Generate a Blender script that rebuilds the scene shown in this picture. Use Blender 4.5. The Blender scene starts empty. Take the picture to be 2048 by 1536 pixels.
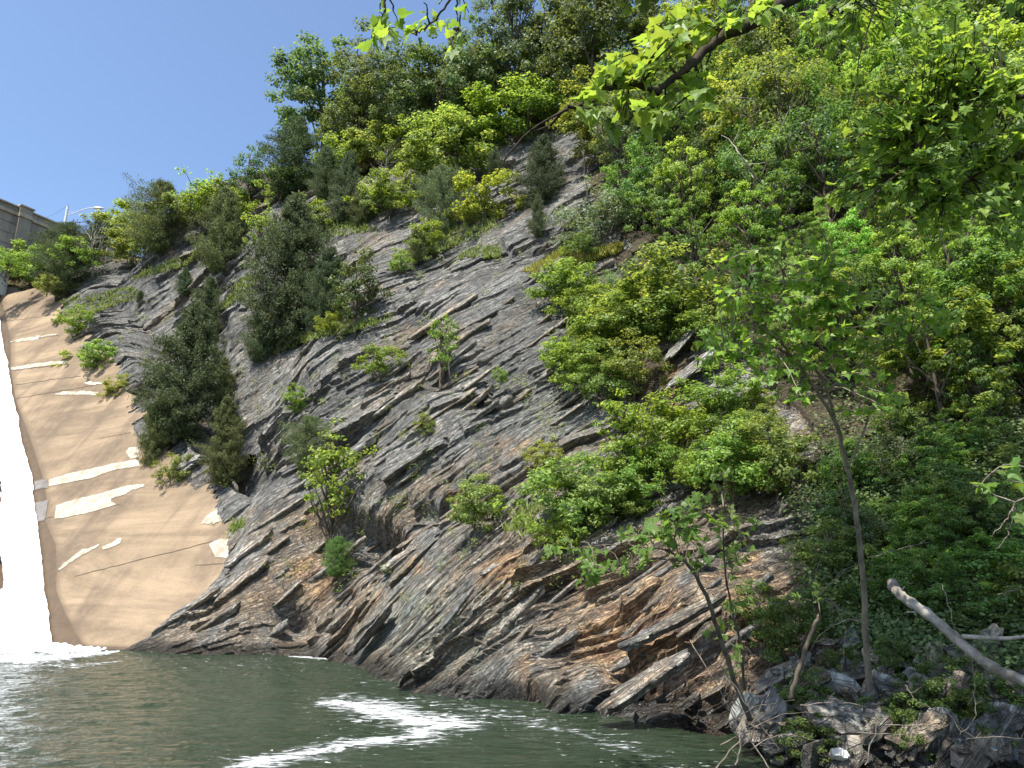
import bpy, math, random
import numpy as np
from mathutils import Vector, Matrix, Euler
R = math.radians
rng = np.random.default_rng(7)
random.seed(7)
C = bpy.context.scene.collection
SC = bpy.context.scene

# ------------------------------------------------------------------ camera, sky, sun, exposure
F = 1490.0
PITCH = R(15.7)
CAM = np.array([0.0, 0.0, 3.2])
cd = bpy.data.cameras.new('camera'); cam = bpy.data.objects.new('camera', cd); C.objects.link(cam)
cam.location = CAM; cam.rotation_euler = (R(90) + PITCH, 0, 0)
cd.sensor_width = 36; cd.lens = 36 * F / 2048; cd.clip_start = 0.1; cd.clip_end = 3000
SC.camera = cam
SUN_EL, SUN_AZ = R(63), math.atan2(-0.55, -0.835)       # azimuth from +Y towards +X
w = bpy.data.worlds.new('World'); SC.world = w; w.use_nodes = True
nt = w.node_tree; nt.nodes.clear()
sky = nt.nodes.new('ShaderNodeTexSky'); sky.sky_type = 'NISHITA'; sky.sun_disc = False
sky.sun_elevation = SUN_EL; sky.sun_rotation = SUN_AZ
sky.altitude = 0; sky.air_density = 1.0; sky.dust_density = 1.3; sky.ozone_density = 3.4
bg = nt.nodes.new('ShaderNodeBackground'); bg.inputs['Strength'].default_value = 0.15
wo = nt.nodes.new('ShaderNodeOutputWorld')
nt.links.new(sky.outputs[0], bg.inputs[0]); nt.links.new(bg.outputs[0], wo.inputs[0])
ld = bpy.data.lights.new('sun', 'SUN'); ld.energy = 5.0; ld.angle = R(0.5); ld.color = (1, 0.95, 0.87)
sun = bpy.data.objects.new('sun', ld); C.objects.link(sun)
SV = Vector((math.sin(SUN_AZ) * math.cos(SUN_EL), math.cos(SUN_AZ) * math.cos(SUN_EL), math.sin(SUN_EL)))
sun.rotation_euler = SV.to_track_quat('Z', 'Y').to_euler(); sun.location = SV * 200
vs = SC.view_settings; vs.view_transform = 'Standard'; vs.look = 'None'; vs.gamma = 1; vs.exposure = 0.8
vs.use_curve_mapping = False
SC.cycles.max_bounces = 6; SC.cycles.transparent_max_bounces = 8

# ------------------------------------------------------------------ maths helpers
cp, sp_ = math.cos(PITCH), math.sin(PITCH)
def pdir(u, v):
    x = (np.asarray(u, float) - 1024) / F; y = (768 - np.asarray(v, float)) / F
    return np.stack([x, cp - y * sp_, sp_ + y * cp], -1)
def P(u, v, t): return CAM + pdir(u, v) * np.asarray(t)[..., None]
def project(p):
    d = p - CAM
    f = d[..., 1] * cp + d[..., 2] * sp_
    up = -d[..., 1] * sp_ + d[..., 2] * cp
    f = np.where(f < 0.5, 0.5, f)
    return 1024 + F * d[..., 0] / f, 768 - F * up / f, f
def hsh(*a):
    h = np.zeros(np.broadcast(*a).shape, dtype=np.uint32) + np.uint32(2166136261)
    with np.errstate(over='ignore'):
        for k in a:
            h = (h ^ np.asarray(k).astype(np.int64).astype(np.uint32)) * np.uint32(16777619)
            h ^= h >> np.uint32(13); h = h * np.uint32(1274126177); h ^= h >> np.uint32(16)
    return h.astype(np.float64) / 4294967295.0
def vn(x, y, seed=0):
    xi = np.floor(x); yi = np.floor(y); fx = x - xi; fy = y - yi
    fx = fx * fx * (3 - 2 * fx); fy = fy * fy * (3 - 2 * fy)
    a = hsh(xi, yi, seed); b = hsh(xi + 1, yi, seed); c = hsh(xi, yi + 1, seed); d = hsh(xi + 1, yi + 1, seed)
    return (a * (1 - fx) + b * fx) * (1 - fy) + (c * (1 - fx) + d * fx) * fy
def fbm(x, y, seed=0, o=4):
    s = 0; a = 0.5
    for k in range(o):
        s = s + a * vn(x * 2 ** k + 17.3 * k, y * 2 ** k + 5.1 * k, seed + k); a *= 0.5
    return s
def sstep(a, b, x):
    t = np.clip((x - a) / (b - a), 0, 1); return t * t * (3 - 2 * t)
def inpoly(u, v, poly):
    c = np.zeros(np.shape(u), bool); n = len(poly)
    for i in range(n):
        x1, y1 = poly[i]; x2, y2 = poly[(i + 1) % n]
        if y1 == y2: continue
        c ^= ((y1 > v) != (y2 > v)) & (u < (x2 - x1) * (v - y1) / (y2 - y1) + x1)
    return c

# ------------------------------------------------------------------ object helpers
def tag(o, label=None, cat=None, group=None, kind=None):
    if label: o['label'] = label
    if cat: o['category'] = cat
    if group: o['group'] = group
    if kind: o['kind'] = kind
    return o
def empty(name, loc, label=None, cat=None, group=None):
    o = bpy.data.objects.new(name, None); o.location = loc; o.empty_display_size = 0.2; C.objects.link(o)
    return tag(o, label, cat, group)
def mesh_np(name, verts, faces, mats=(), smooth=False, attrs=None):
    """verts Nx3; faces MxK array or list of arrays"""
    me = bpy.data.meshes.new(name)
    if not isinstance(faces, list): faces = [faces]
    faces = [f for f in faces if len(f)]
    verts = np.ascontiguousarray(verts, dtype=np.float32)
    me.vertices.add(len(verts)); me.vertices.foreach_set('co', verts.ravel())
    tot = sum(f.size for f in faces); npol = sum(len(f) for f in faces)
    me.loops.add(tot); me.polygons.add(npol)
    li = np.concatenate([f.ravel() for f in faces]).astype(np.int32)
    cnt = np.concatenate([np.full(len(f), f.shape[1]) for f in faces])
    st = np.concatenate([[0], np.cumsum(cnt)[:-1]]).astype(np.int32)
    me.loops.foreach_set('vertex_index', li); me.polygons.foreach_set('loop_start', st)
    me.polygons.foreach_set('use_smooth', np.full(npol, smooth))
    me.update(calc_edges=True)
    if attrs:
        for k, a in attrs.items():
            a = np.asarray(a, np.float32)
            if a.ndim == 2:
                at = me.attributes.new(k, 'FLOAT_VECTOR', 'POINT'); at.data.foreach_set('vector', a.ravel())
            else:
                at = me.attributes.new(k, 'FLOAT', 'POINT'); at.data.foreach_set('value', a)
    for m in mats: me.materials.append(m)
    return me
def obj(name, me, parent=None, loc=None):
    o = bpy.data.objects.new(name, me); C.objects.link(o)
    if parent is not None: o.parent = parent
    if loc is not None: o.location = loc
    return o
class MB:
    def __init__(s): s.v = []; s.f4 = []; s.f3 = []; s.n = 0
    def add(s, v, f4=None, f3=None):
        v = np.asarray(v, float); s.v.append(v)
        if f4 is not None and len(f4): s.f4.append(np.asarray(f4) + s.n)
        if f3 is not None and len(f3): s.f3.append(np.asarray(f3) + s.n)
        s.n += len(v)
    def tube(s, pts, rad, k=6, jit=0.0):
        pts = np.asarray(pts, float); n = len(pts)
        rad = np.broadcast_to(np.asarray(rad, float), (n,)) if np.ndim(rad) == 0 else np.asarray(rad, float)
        tan = np.gradient(pts, axis=0); tan /= np.linalg.norm(tan, axis=1)[:, None] + 1e-9
        ref = np.array([0.31, 0.12, 0.94]) if abs(tan[:, 2]).mean() < 0.8 else np.array([1.0, 0.1, 0])
        a = np.cross(tan, ref); a /= np.linalg.norm(a, axis=1)[:, None] + 1e-9
        b = np.cross(tan, a)
        th = np.linspace(0, 2 * np.pi, k, endpoint=False)
        rr = rad[:, None] * (1 + jit * (rng.random((n, k)) - 0.5) * 2)
        v = pts[:, None, :] + rr[..., None] * (np.cos(th)[None, :, None] * a[:, None, :] + np.sin(th)[None, :, None] * b[:, None, :])
        v = v.reshape(-1, 3)
        i = np.arange(n - 1)[:, None] * k; j = np.arange(k)[None, :]; j2 = (j + 1) % k
        q = np.stack([i + j, i + j2, i + k + j2, i + k + j], -1).reshape(-1, 4)
        v = np.vstack([v, pts[0], pts[-1]])
        c0, c1 = n * k, n * k + 1
        jj = np.arange(k)
        t0 = np.stack([np.full(k, c0), (jj + 1) % k, jj], -1)
        t1 = np.stack([np.full(k, c1), (n - 1) * k + jj, (n - 1) * k + (jj + 1) % k], -1)
        s.add(v, q, np.vstack([t0, t1]))
    def box(s, o, ax, ay, az):
        o, ax, ay, az = map(lambda q: np.asarray(q, float), (o, ax, ay, az))
        v = [o, o + ax, o + ax + ay, o + ay, o + az, o + ax + az, o + ax + ay + az, o + ay + az]
        s.add(v, [[0, 3, 2, 1], [4, 5, 6, 7], [0, 1, 5, 4], [1, 2, 6, 5], [2, 3, 7, 6], [3, 0, 4, 7]])
    def build(s, name, mat, parent=None, smooth=False, loc=None, attrs=None):
        v = np.vstack(s.v); fs = []
        if s.f4: fs.append(np.vstack(s.f4))
        if s.f3: fs.append(np.vstack(s.f3))
        return obj(name, mesh_np(name, v, fs, [mat], smooth, attrs), parent, loc)
def wobble(p0, p1, n=8, amp=0.06, sag=0.0):
    p0 = np.asarray(p0, float); p1 = np.asarray(p1, float)
    t = np.linspace(0, 1, n)[:, None]; L = np.linalg.norm(p1 - p0)
    p = p0 + (p1 - p0) * t
    nz = np.cumsum(rng.normal(0, 1, (n, 3)), 0) / math.sqrt(n)
    nz -= nz[0] + (nz[-1] - nz[0]) * t
    p += nz * amp * L; p[:, 2] -= sag * L * (t[:, 0] * (1 - t[:, 0]) * 4)
    return p
def polysm(pts, k=5):
    pts = np.asarray(pts, float); out = []
    n = len(pts)
    for i in range(n - 1):
        p0 = pts[max(i - 1, 0)]; p1 = pts[i]; p2 = pts[i + 1]; p3 = pts[min(i + 2, n - 1)]
        for t in np.linspace(0, 1, k, endpoint=False):
            out.append(0.5 * ((2 * p1) + (-p0 + p2) * t + (2 * p0 - 5 * p1 + 4 * p2 - p3) * t * t + (-p0 + 3 * p1 - 3 * p2 + p3) * t ** 3))
    out.append(pts[-1]); return np.array(out)

# ------------------------------------------------------------------ material helpers
class NT:
    def __init__(s, name):
        s.m = bpy.data.materials.new(name); s.m.use_nodes = True; s.t = s.m.node_tree; s.t.nodes.clear()
    def n(s, typ, **kw):
        nd = s.t.nodes.new(typ)
        for k, v in kw.items():
            if k.startswith('i_'): nd.inputs[k[2:].replace('_', ' ')].default_value = v
            else: setattr(nd, k, v)
        return nd
    def l(s, a, b): s.t.links.new(a, b)
    def val(s, x, inp):
        if hasattr(x, 'is_output'): s.l(x, inp)
        else: inp.default_value = x
    def math(s, op, a, b=0.0, c=None, clamp=False):
        nd = s.n('ShaderNodeMath', operation=op, use_clamp=clamp); s.val(a, nd.inputs[0]); s.val(b, nd.inputs[1])
        if c is not None: s.val(c, nd.inputs[2])
        return nd.outputs[0]
    def mix(s, f, a, b, mode='MIX'):
        nd = s.n('ShaderNodeMix', data_type='RGBA', blend_type=mode); nd.clamp_factor = True
        s.val(f, nd.inputs[0])
        for x, i in ((a, 6), (b, 7)):
            if isinstance(x, tuple): nd.inputs[i].default_value = (*x, 1) if len(x) == 3 else x
            else: s.l(x, nd.inputs[i])
        return nd.outputs[2]
    def noise(s, vec, scale, detail=4, rough=0.6, dist=0.0):
        nd = s.n('ShaderNodeTexNoise'); nd.inputs['Scale'].default_value = scale; nd.inputs['Detail'].default_value = detail
        nd.inputs['Roughness'].default_value = rough; nd.inputs['Distortion'].default_value = dist
        if vec is not None: s.l(vec, nd.inputs['Vector'])
        return nd.outputs[0]
    def map(s, vec, scale=(1, 1, 1), loc=(0, 0, 0), rot=(0, 0, 0)):
        nd = s.n('ShaderNodeMapping'); s.l(vec, nd.inputs[0]); nd.inputs['Scale'].default_value = scale
        nd.inputs['Location'].default_value = loc; nd.inputs['Rotation'].default_value = rot
        return nd.outputs[0]
    def ss(s, x, a, b):
        nd = s.n('ShaderNodeMapRange', interpolation_type='SMOOTHSTEP'); s.val(x, nd.inputs[0])
        nd.inputs[1].default_value = a; nd.inputs[2].default_value = b; return nd.outputs[0]
    def attr(s, name): return s.n('ShaderNodeAttribute', attribute_name=name)
    def bump(s, h, dist, strength=1.0):
        nd = s.n('ShaderNodeBump'); nd.inputs['Distance'].default_value = dist; nd.inputs['Strength'].default_value = strength
        s.l(h, nd.inputs['Height']); return nd.outputs[0]
    def pbsdf(s, col, rough=0.8, spec=0.3, normal=None, **kw):
        b = s.n('ShaderNodeBsdfPrincipled')
        if isinstance(col, tuple): b.inputs['Base Color'].default_value = (*col, 1)
        else: s.l(col, b.inputs['Base Color'])
        s.val(rough, b.inputs['Roughness']); b.inputs['Specular IOR Level'].default_value = spec
        if normal is not None: s.l(normal, b.inputs['Normal'])
        for k, v in kw.items(): s.val(v, b.inputs[k])
        return b.outputs[0]
    def out(s, sh, disp=None):
        o = s.n('ShaderNodeOutputMaterial'); s.l(sh, o.inputs[0]); return s.m

def leaf_mat(name, cols, trans=0.45, rough=0.5, tmul=1.5):
    """cols: dark/mid/light leaf pigments; object colour multiplies them"""
    m = NT(name); g = m.n('ShaderNodeNewGeometry'); oi = m.n('ShaderNodeObjectInfo')
    rp = m.n('ShaderNodeValToRGB'); m.l(g.outputs['Random Per Island'], rp.inputs[0])
    e = rp.color_ramp.elements; e[0].position = 0; e[0].color = (*cols[0], 1); e[1].position = 1; e[1].color = (*cols[-1], 1)
    for i, c in enumerate(cols[1:-1]):
        k = e.new((i + 1) / (len(cols) - 1)); k.color = (*c, 1)
    c = m.mix(1.0, rp.outputs[0], oi.outputs['Color'], 'MULTIPLY')
    hs = m.n('ShaderNodeHueSaturation'); m.l(c, hs.inputs['Color'])
    m.l(m.math('MULTIPLY_ADD', oi.outputs['Random'], 0.03, 0.485), hs.inputs['Hue'])
    m.l(m.math('MULTIPLY_ADD', oi.outputs['Random'], 0.3, 0.85), hs.inputs['Value'])
    c = hs.outputs[0]
    d = m.pbsdf(c, rough, 0.35)
    tc = m.mix(1.0, c, (tmul * 1.22, tmul * 1.08, tmul * 0.62), 'MULTIPLY')
    t = m.n('ShaderNodeBsdfTranslucent'); m.l(tc, t.inputs[0])
    mx = m.n('ShaderNodeMixShader'); mx.inputs[0].default_value = trans
    m.l(d, mx.inputs[1]); m.l(t.outputs[0], mx.inputs[2])
    return m.out(mx.outputs[0])
def simple_mat(name, c1, c2, scale=3, rough=0.85, spec=0.2, bump=0.0, stretch=(1, 1, 1), detail=5):
    m = NT(name); tc = m.n('ShaderNodeTexCoord'); v = m.map(tc.outputs['Object'], stretch)
    nz = m.noise(v, scale, detail, 0.65)
    col = m.mix(m.ss(nz, 0.3, 0.7), c1, c2)
    nm = m.bump(nz, bump) if bump else None
    return m.out(m.pbsdf(col, rough, spec, nm))
def rock_mat(name='layered_slate'):
    m = NT(name)
    st = m.attr('strat').outputs['Vector']
    tone = m.attr('tone').outputs['Fac']; rust = m.attr('rust').outputs['Fac']; soil = m.attr('soil').outputs['Fac']
    gr = m.attr('green').outputs['Fac']
    low = m.attr('low').outputs['Fac']
    big = m.noise(m.map(st, (0.13, 0.22, 0.2)), 1.0, 6, 0.65, 0.8)
    mid = m.noise(m.map(st, (0.7, 1.5, 1.2)), 1.0, 7, 0.7, 0.9)
    fine = m.noise(m.map(st, (2.0, 12, 8)), 1.0, 5, 0.7, 1.2)
    spk = m.noise(m.map(st, (9, 16, 12)), 1.0, 3, 0.7)
    slate = m.mix(tone, (0.088, 0.091, 0.087), (0.45, 0.44, 0.395))
    brown = m.mix(mid, (0.17, 0.135, 0.095), (0.48, 0.375, 0.255))
    c = m.mix(m.ss(m.math('ADD', m.math('MULTIPLY_ADD', low, 0.16, big), m.math('MULTIPLY', mid, 0.35)), 0.69, 0.90), slate, brown)
    tan = m.mix(mid, (0.30, 0.26, 0.20), (0.50, 0.44, 0.34))
    c = m.mix(m.math('MULTIPLY', m.ss(m.math('ADD', m.noise(m.map(st, (0.4, 0.9, 0.7), (9, 3, 1)), 1.0, 6, 0.7), m.math('MULTIPLY', tone, 0.12)), 0.55, 0.72), 0.5), c, tan)
    rustc = m.mix(m.ss(mid, 0.35, 0.65), (0.26, 0.14, 0.075), (0.58, 0.38, 0.19))
    rf = m.ss(m.math('ADD', rust, m.math('MULTIPLY', m.math('SUBTRACT', m.noise(m.map(st, (0.5, 1.5, 1), (4, 1, 7)), 1.0, 5, 0.7), 0.5), 1.6)), 0.28, 0.9)
    c = m.mix(m.math('MULTIPLY', rf, 0.85), c, rustc)
    rf2 = m.ss(m.noise(m.map(st, (0.35, 1.2, 1), (1, 31, 7)), 1.0, 5, 0.7), 0.62, 0.75)
    c = m.mix(m.math('MULTIPLY', rf2, 0.6), c, (0.33, 0.19, 0.12))
    # grey green lichen and pale quartz
    lf = m.ss(m.math('ADD', m.noise(m.map(st, (1.1, 2.0, 2), (3, 7, 2)), 1.0, 6, 0.75), m.math('MULTIPLY', gr, 0.25)), 0.6, 0.75)
    c = m.mix(m.math('MULTIPLY', lf, 0.6), c, (0.30, 0.33, 0.27))
    q = m.ss(m.noise(m.map(st, (0.8, 4.5, 2), (13, 2, 8)), 1.0, 5, 0.8, 0.5), 0.72, 0.76)
    c = m.mix(m.math('MULTIPLY', q, 0.75), c, (0.55, 0.52, 0.47))
    sf = m.math('MULTIPLY_ADD', m.ss(fine, 0.34, 0.66), 1.0, 0.42); sf2 = m.math('MULTIPLY_ADD', m.ss(spk, .3, .7), 0.6, 0.70)
    c = m.mix(1.0, c, m_gray(m, m.math('MULTIPLY', sf, sf2)), 'MULTIPLY')
    crk = m.math('ABSOLUTE', m.math('SUBTRACT', m.noise(m.map(st, (0.22, 3.2, 2), (2, 5, 3)), 1.0, 5, 0.6, 0.4), 0.5))
    crk = m.ss(crk, 0.0, 0.04)
    ck2 = m.math('ABSOLUTE', m.math('SUBTRACT', m.noise(m.map(st, (0.8, 7.0, 4), (7, 1, 3)), 1.0, 5, 0.65, 0.8), 0.5))
    crk = m.math('MULTIPLY', crk, m.math('MULTIPLY_ADD', m.ss(ck2, 0.0, 0.05), 0.6, 0.4))
    ck3 = m.math('ABSOLUTE', m.math('SUBTRACT', m.noise(m.map(st, (1.1, 0.5, 1), (3, 11, 5)), 1.0, 6, 0.7, 0.6), 0.5))
    crk = m.math('MULTIPLY', crk, m.math('MULTIPLY_ADD', m.ss(ck3, 0.0, 0.02), 0.55, 0.45))
    c = m.mix(m.math('MULTIPLY', m.math('SUBTRACT', 1.0, crk), 0.72), c, (0.025, 0.023, 0.021))
    # soil and leaf litter outside the bare rock
    soilc = m.mix(spk, (0.045, 0.038, 0.022), (0.13, 0.10, 0.06))
    c = m.mix(m.ss(m.math('ADD', soil, m.math('MULTIPLY', m.math('SUBTRACT', mid, 0.5), 0.8)), 0.45, 0.6), c, soilc)
    # wet band just above the water
    g = m.n('ShaderNodeNewGeometry'); sx = m.n('ShaderNodeSeparateXYZ'); m.l(g.outputs['Position'], sx.inputs[0])
    wet = m.math('SUBTRACT', 1.0, m.ss(m.math('ADD', sx.outputs[2], m.math('MULTIPLY', mid, -0.7)), -0.1, 0.5))
    c = m.mix(m.math('MULTIPLY', wet, 0.75), c, (0.018, 0.018, 0.016))
    hgt = m.math('ADD', m.math('ADD', m.math('MULTIPLY', fine, 0.6), m.math('MULTIPLY', mid, 1.0)), m.math('ADD', m.math('MULTIPLY', spk, 0.2), m.math('MULTIPLY', crk, 0.5)))
    nm = m.bump(hgt, 0.13, 1.0)
    rough = m.math('MULTIPLY_ADD', wet, -0.45, 0.72)
    return m.out(m.pbsdf(c, rough, 0.3, nm))
def m_gray(m, x):
    nd = m.n('ShaderNodeCombineColor'); 
    for i in range(3): m.l(x, nd.inputs[i])
    return nd.outputs[0]

M = {}
M['rock'] = rock_mat()
M['bark'] = simple_mat('bark', (0.07, 0.055, 0.04), (0.17, 0.14, 0.105), 6, 0.9, 0.1, 0.02, (1, 1, 0.25))
M['bark_dark'] = simple_mat('dark_bark', (0.035, 0.028, 0.02), (0.09, 0.07, 0.05), 14, 0.9, 0.1, 0.02, (1, 1, 0.4))
M['bark_pale'] = simple_mat('pale_dead_wood', (0.20, 0.175, 0.14), (0.42, 0.38, 0.32), 9, 0.85, 0.15, 0.01, (1, 1, 1))
M['bark_sap'] = simple_mat('pale_sapling_bark', (0.12, 0.10, 0.07), (0.27, 0.23, 0.17), 6, 0.9, 0.1, 0.02, (1, 1, .3))
M['twig'] = simple_mat('grey_twig', (0.10, 0.08, 0.06), (0.24, 0.205, 0.165), 9, 0.85, 0.15)
M['broad'] = leaf_mat('broadleaf', [(0.045, 0.075, 0.026), (0.11, 0.165, 0.052), (0.215, 0.275, 0.095)], 0.42)
M['lush'] = leaf_mat('spring_leaf', [(0.058, 0.105, 0.03), (0.18, 0.255, 0.065), (0.35, 0.42, 0.125)], 0.5)
M['grey_leaf'] = leaf_mat('greyish_leaf', [(0.08, 0.12, 0.06), (0.14, 0.19, 0.10), (0.22, 0.27, 0.16)], 0.35)
M['juniper'] = leaf_mat('juniper_spray', [(0.036, 0.058, 0.024), (0.078, 0.115, 0.045), (0.145, 0.185, 0.078)], 0.28, 0.7)
M['syc'] = leaf_mat('sycamore_leaf', [(0.08, 0.145, 0.035), (0.135, 0.215, 0.05), (0.21, 0.295, 0.07)], 0.55, 0.42, 1.5)
M['grass'] = leaf_mat('grass_blade', [(0.13, 0.15, 0.04), (0.22, 0.24, 0.07), (0.33, 0.29, 0.13)], 0.35, 0.7)

# ------------------------------------------------------------------ spillway plane and hill surface
SK = np.array([0.39, 0.921]); SK /= np.linalg.norm(SK); SJ = np.array([-SK[1], SK[0]])
S0 = P(262, 1300, 1.0); S0 = CAM + (S0 - CAM) * (3.2 / (3.2 - S0[2]))     # waterline point
SM = 1.5
def spz(x, y): return SM * ((x - S0[0]) * SK[0] + (y - S0[1]) * SK[1])
SNRM = np.array([-SM * SK[0], -SM * SK[1], 1.0]); SNRM /= np.linalg.norm(SNRM)
def sphit(u, v, off=0.0):
    d = pdir(u, v)
    num = CAM[2] - spz(CAM[0], CAM[1]) - off
    den = SM * (d[..., 0] * SK[0] + d[..., 1] * SK[1]) - d[..., 2]
    t = num / den
    return CAM + d * t[..., None], t

bound = [(270, 1299), (350, 1235), (430, 1160), (455, 1110), (440, 1050), (400, 1010), (345, 950), (290, 905), (262, 860), (245, 800), (200, 745), (145, 690), (118, 630), (106, 590)]
CPT = []
for (u, v) in bound:
    p, t = sphit(u, v); CPT.append(p)
    n = (-40 if v > 700 else -30)
    q, t = sphit(u + n, v); q = q - SNRM * (2.5 if v > 800 else 3.5); CPT.append(q)
    q, t = sphit(u + n * 5, v); q = q - SNRM * 8; CPT.append(q)
shore = [(560, 1310), (640, 1316), (700, 1330), (760, 1370), (830, 1397), (930, 1408), (1000, 1410), (1100, 1432), (1200, 1460), (1300, 1492), (1380, 1515), (1460, 1540), (1560, 1548), (1750, 1545), (2048, 1552), (2300, 1590)]
for (u, v) in shore:
    d = pdir(u, v); t = -3.2 / d[2]; CPT.append(CAM + d * t)
    q = CAM + d * t + np.array([-1.9, -1.6, 0]) * 2.0; q[2] = -3.2; CPT.append(q)
inner = [(560, 1150, 43), (520, 900, 51), (420, 720, 64), (600, 700, 59), (300, 600, 76), (450, 560, 72), (200, 540, 92), (300, 480, 92), (450, 415, 92), (600, 400, 84),
         (700, 1150, 39), (720, 1060, 42.5), (750, 900, 45), (800, 700, 54), (760, 500, 68), (850, 460, 69), (720, 330, 88), (860, 285, 86), (1000, 260, 84), (1150, 240, 80),
         (850, 1250, 27.5), (900, 1150, 30.5), (1000, 1000, 35), (1000, 780, 44), (1050, 520, 57), (1010, 380, 70), (900, 350, 78),
         (1010, 1330, 23.2), (1150, 1200, 25), (1200, 1000, 30.5), (1250, 800, 38), (1250, 550, 50), (1250, 300, 66), (1300, 100, 80),
         (1280, 1350, 19), (1400, 1200, 21), (1450, 1050, 25), (1500, 900, 30), (1500, 700, 37), (1500, 450, 49), (1550, 250, 60), (1600, 50, 72),
         (1520, 1420, 16), (1620, 1420, 15.2), (1640, 1300, 17.5), (1750, 1330, 16.5), (1700, 1180, 21), (1750, 1030, 24), (1800, 850, 29), (1850, 600, 37), (1900, 350, 47), (1950, 100, 58),
         (2048, 1380, 14), (2048, 1180, 18), (2150, 900, 25), (2250, 600, 33), (2300, 300, 42), (2200, 0, 60), (1900, 1450, 14), (120, 520, 103), (60, 560, 104)]
for (u, v, t) in inner: CPT.append(P(u, v, t))
for q in [(-70, 150, 55), (-35, 105, 54), (-10, 110, 58), (20, 105, 60), (50, 90, 60), (80, 60, 58), (60, 30, 35), (40, 10, 14), (-35, 150, 56), (30, 150, 62), (80, 120, 64), (28, -6, 6), (18, -8, 3),
          (-60, 0, -9), (-20, 0, -9), (0, 5, -7), (8, 3, -3), (-90, 40, -9), (-60, 118, 53), (-52, 112, 53)]:
    CPT.append(np.array(q, float))
CPT = np.array(CPT)
def tps_fit(XY, Z, lam):
    n = len(XY); d = np.linalg.norm(XY[:, None] - XY[None], axis=2)
    K = np.where(d > 0, d * d * np.log(np.maximum(d, 1e-9)), 0) + lam * np.eye(n)
    Pm = np.hstack([np.ones((n, 1)), XY]); A = np.zeros((n + 3, n + 3)); A[:n, :n] = K; A[:n, n:] = Pm; A[n:, :n] = Pm.T
    return np.linalg.solve(A, np.concatenate([Z, np.zeros(3)]))
TX = CPT[:, :2] / 20.0; TW = tps_fit(TX, CPT[:, 2], 0.02)
def H0(x, y):
    x = np.asarray(x, float) / 20; y = np.asarray(y, float) / 20; sh = x.shape; x = x.ravel(); y = y.ravel()
    o = TW[-3] + TW[-2] * x + TW[-1] * y
    for i in range(len(TX)):
        r2 = (x - TX[i, 0]) ** 2 + (y - TX[i, 1]) ** 2 + 1e-12
        o += TW[i] * 0.5 * r2 * np.log(r2)
    return o.reshape(sh)
BU = np.array([b[0] for b in bound][::-1] + [200, 120]); BV = np.array([b[1] for b in bound][::-1] + [1340, 1500])
def bdist(x, y):
    z = spz(x, y); us_, vs_, _ = project(np.stack([x, y, z], -1)); return us_ - np.interp(vs_, BV, BU), vs_
def H(x, y):
    x = np.asarray(x, float); y = np.asarray(y, float)
    h = H0(x, y); du, vs_ = bdist(x, y); z = spz(x, y)
    onsp = (y > 30) & (y < 125)
    rt = (du >= 0) & (du < 260) & onsp
    w_ = np.clip(du / 260, 0, 1)
    h = np.where(rt, np.maximum(h, z + 0.35 + np.minimum(du, 60) * 0.022 - w_ ** 2 * 9), h)
    lf = (du < 0) & onsp
    h = np.where(lf, np.minimum(h, z - 0.2 + np.maximum(du, -40) * 0.06), h)
    far = (du < -30) & (y >= 30)
    h = np.where(far & onsp, np.minimum(h, z - 2.5), h)
    return h
def ghit(u, v, tmin=9.0, tmax=170.0):
    """where the ray of a photo pixel meets the hill (or the spillway)"""
    t = np.arange(tmin, tmax, 0.25); p = CAM + pdir(u, v)[None] * t[:, None]
    h = H(p[:, 0], p[:, 1]); k = np.nonzero(p[:, 2] < h)[0]
    if len(k) == 0:
        q, ts_ = sphit(u, v); return (q, float(ts_)) if 20 < ts_ < 115 else (None, None)
    return p[k[0]], t[k[0]]

# strata frame: T along the traces, Q across them (down and right), N out of the face
pa, _ = ghit(850, 850); pb, _ = ghit(930, 850 - 49)
T3 = (pb - pa) / np.linalg.norm(pb - pa)
e = 1.0
def nrm_at(x, y, e=1.5):
    hx = (H(x + e, y) - H(x - e, y)) / (2 * e); hy = (H(x, y + e) - H(x, y - e)) / (2 * e)
    n = np.stack([-hx, -hy, np.ones_like(hx)], -1); return n / np.linalg.norm(n, axis=-1)[..., None]
N3 = nrm_at(*(np.array([q]) for q in pa[:2]), e=8)[0]
T3 = T3 - N3 * T3.dot(N3); T3 /= np.linalg.norm(T3)
Q3 = np.cross(N3, T3)
if Q3[2] > 0: Q3 = -Q3
print('T3', T3, 'Q3', Q3, 'N3', N3)

ROCK = [(40, 560), (260, 470), (620, 360), (700, 300), (1000, 250), (1160, 210), (1190, 420), (1260, 500), (1180, 600), (1160, 720), (1300, 800), (1330, 720), (1400, 640), (1500, 720), (1590, 800), (1640, 900),
        (1640, 1150), (1700, 1250), (1620, 1560), (1500, 1700), (-200, 1700), (-200, 560)]
def strata(p):
    A = p @ T3; B = p @ Q3
    u, v, t = project(p)
    # bending of the traces: steeper low in the middle, flatter to the right
    g1 = np.exp(-(((u - 850) / 260) ** 2 + ((v - 1260) / 170) ** 2))
    B = B + 0.30 * (A - (P(850, 1260, 26.5) @ T3)) * g1 
    g2 = np.exp(-(((u - 1380) / 260) ** 2 + ((v - 1230) / 220) ** 2))
    B = B - 0.10 * (A - (P(1380, 1230, 20.5) @ T3)) * g2
    B = B + 1.3 * (fbm(A / 16, B / 12, 3) - 0.5) + 0.4 * (fbm(A / 6, B / 4, 5) - 0.5) + 0.14 * (fbm(A / 2.4, B / 1.2, 8) - 0.5) + 0.15 * (fbm(A / 0.6, B / 0.45, 6) - .5)
    return A, B, u, v, t
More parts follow.
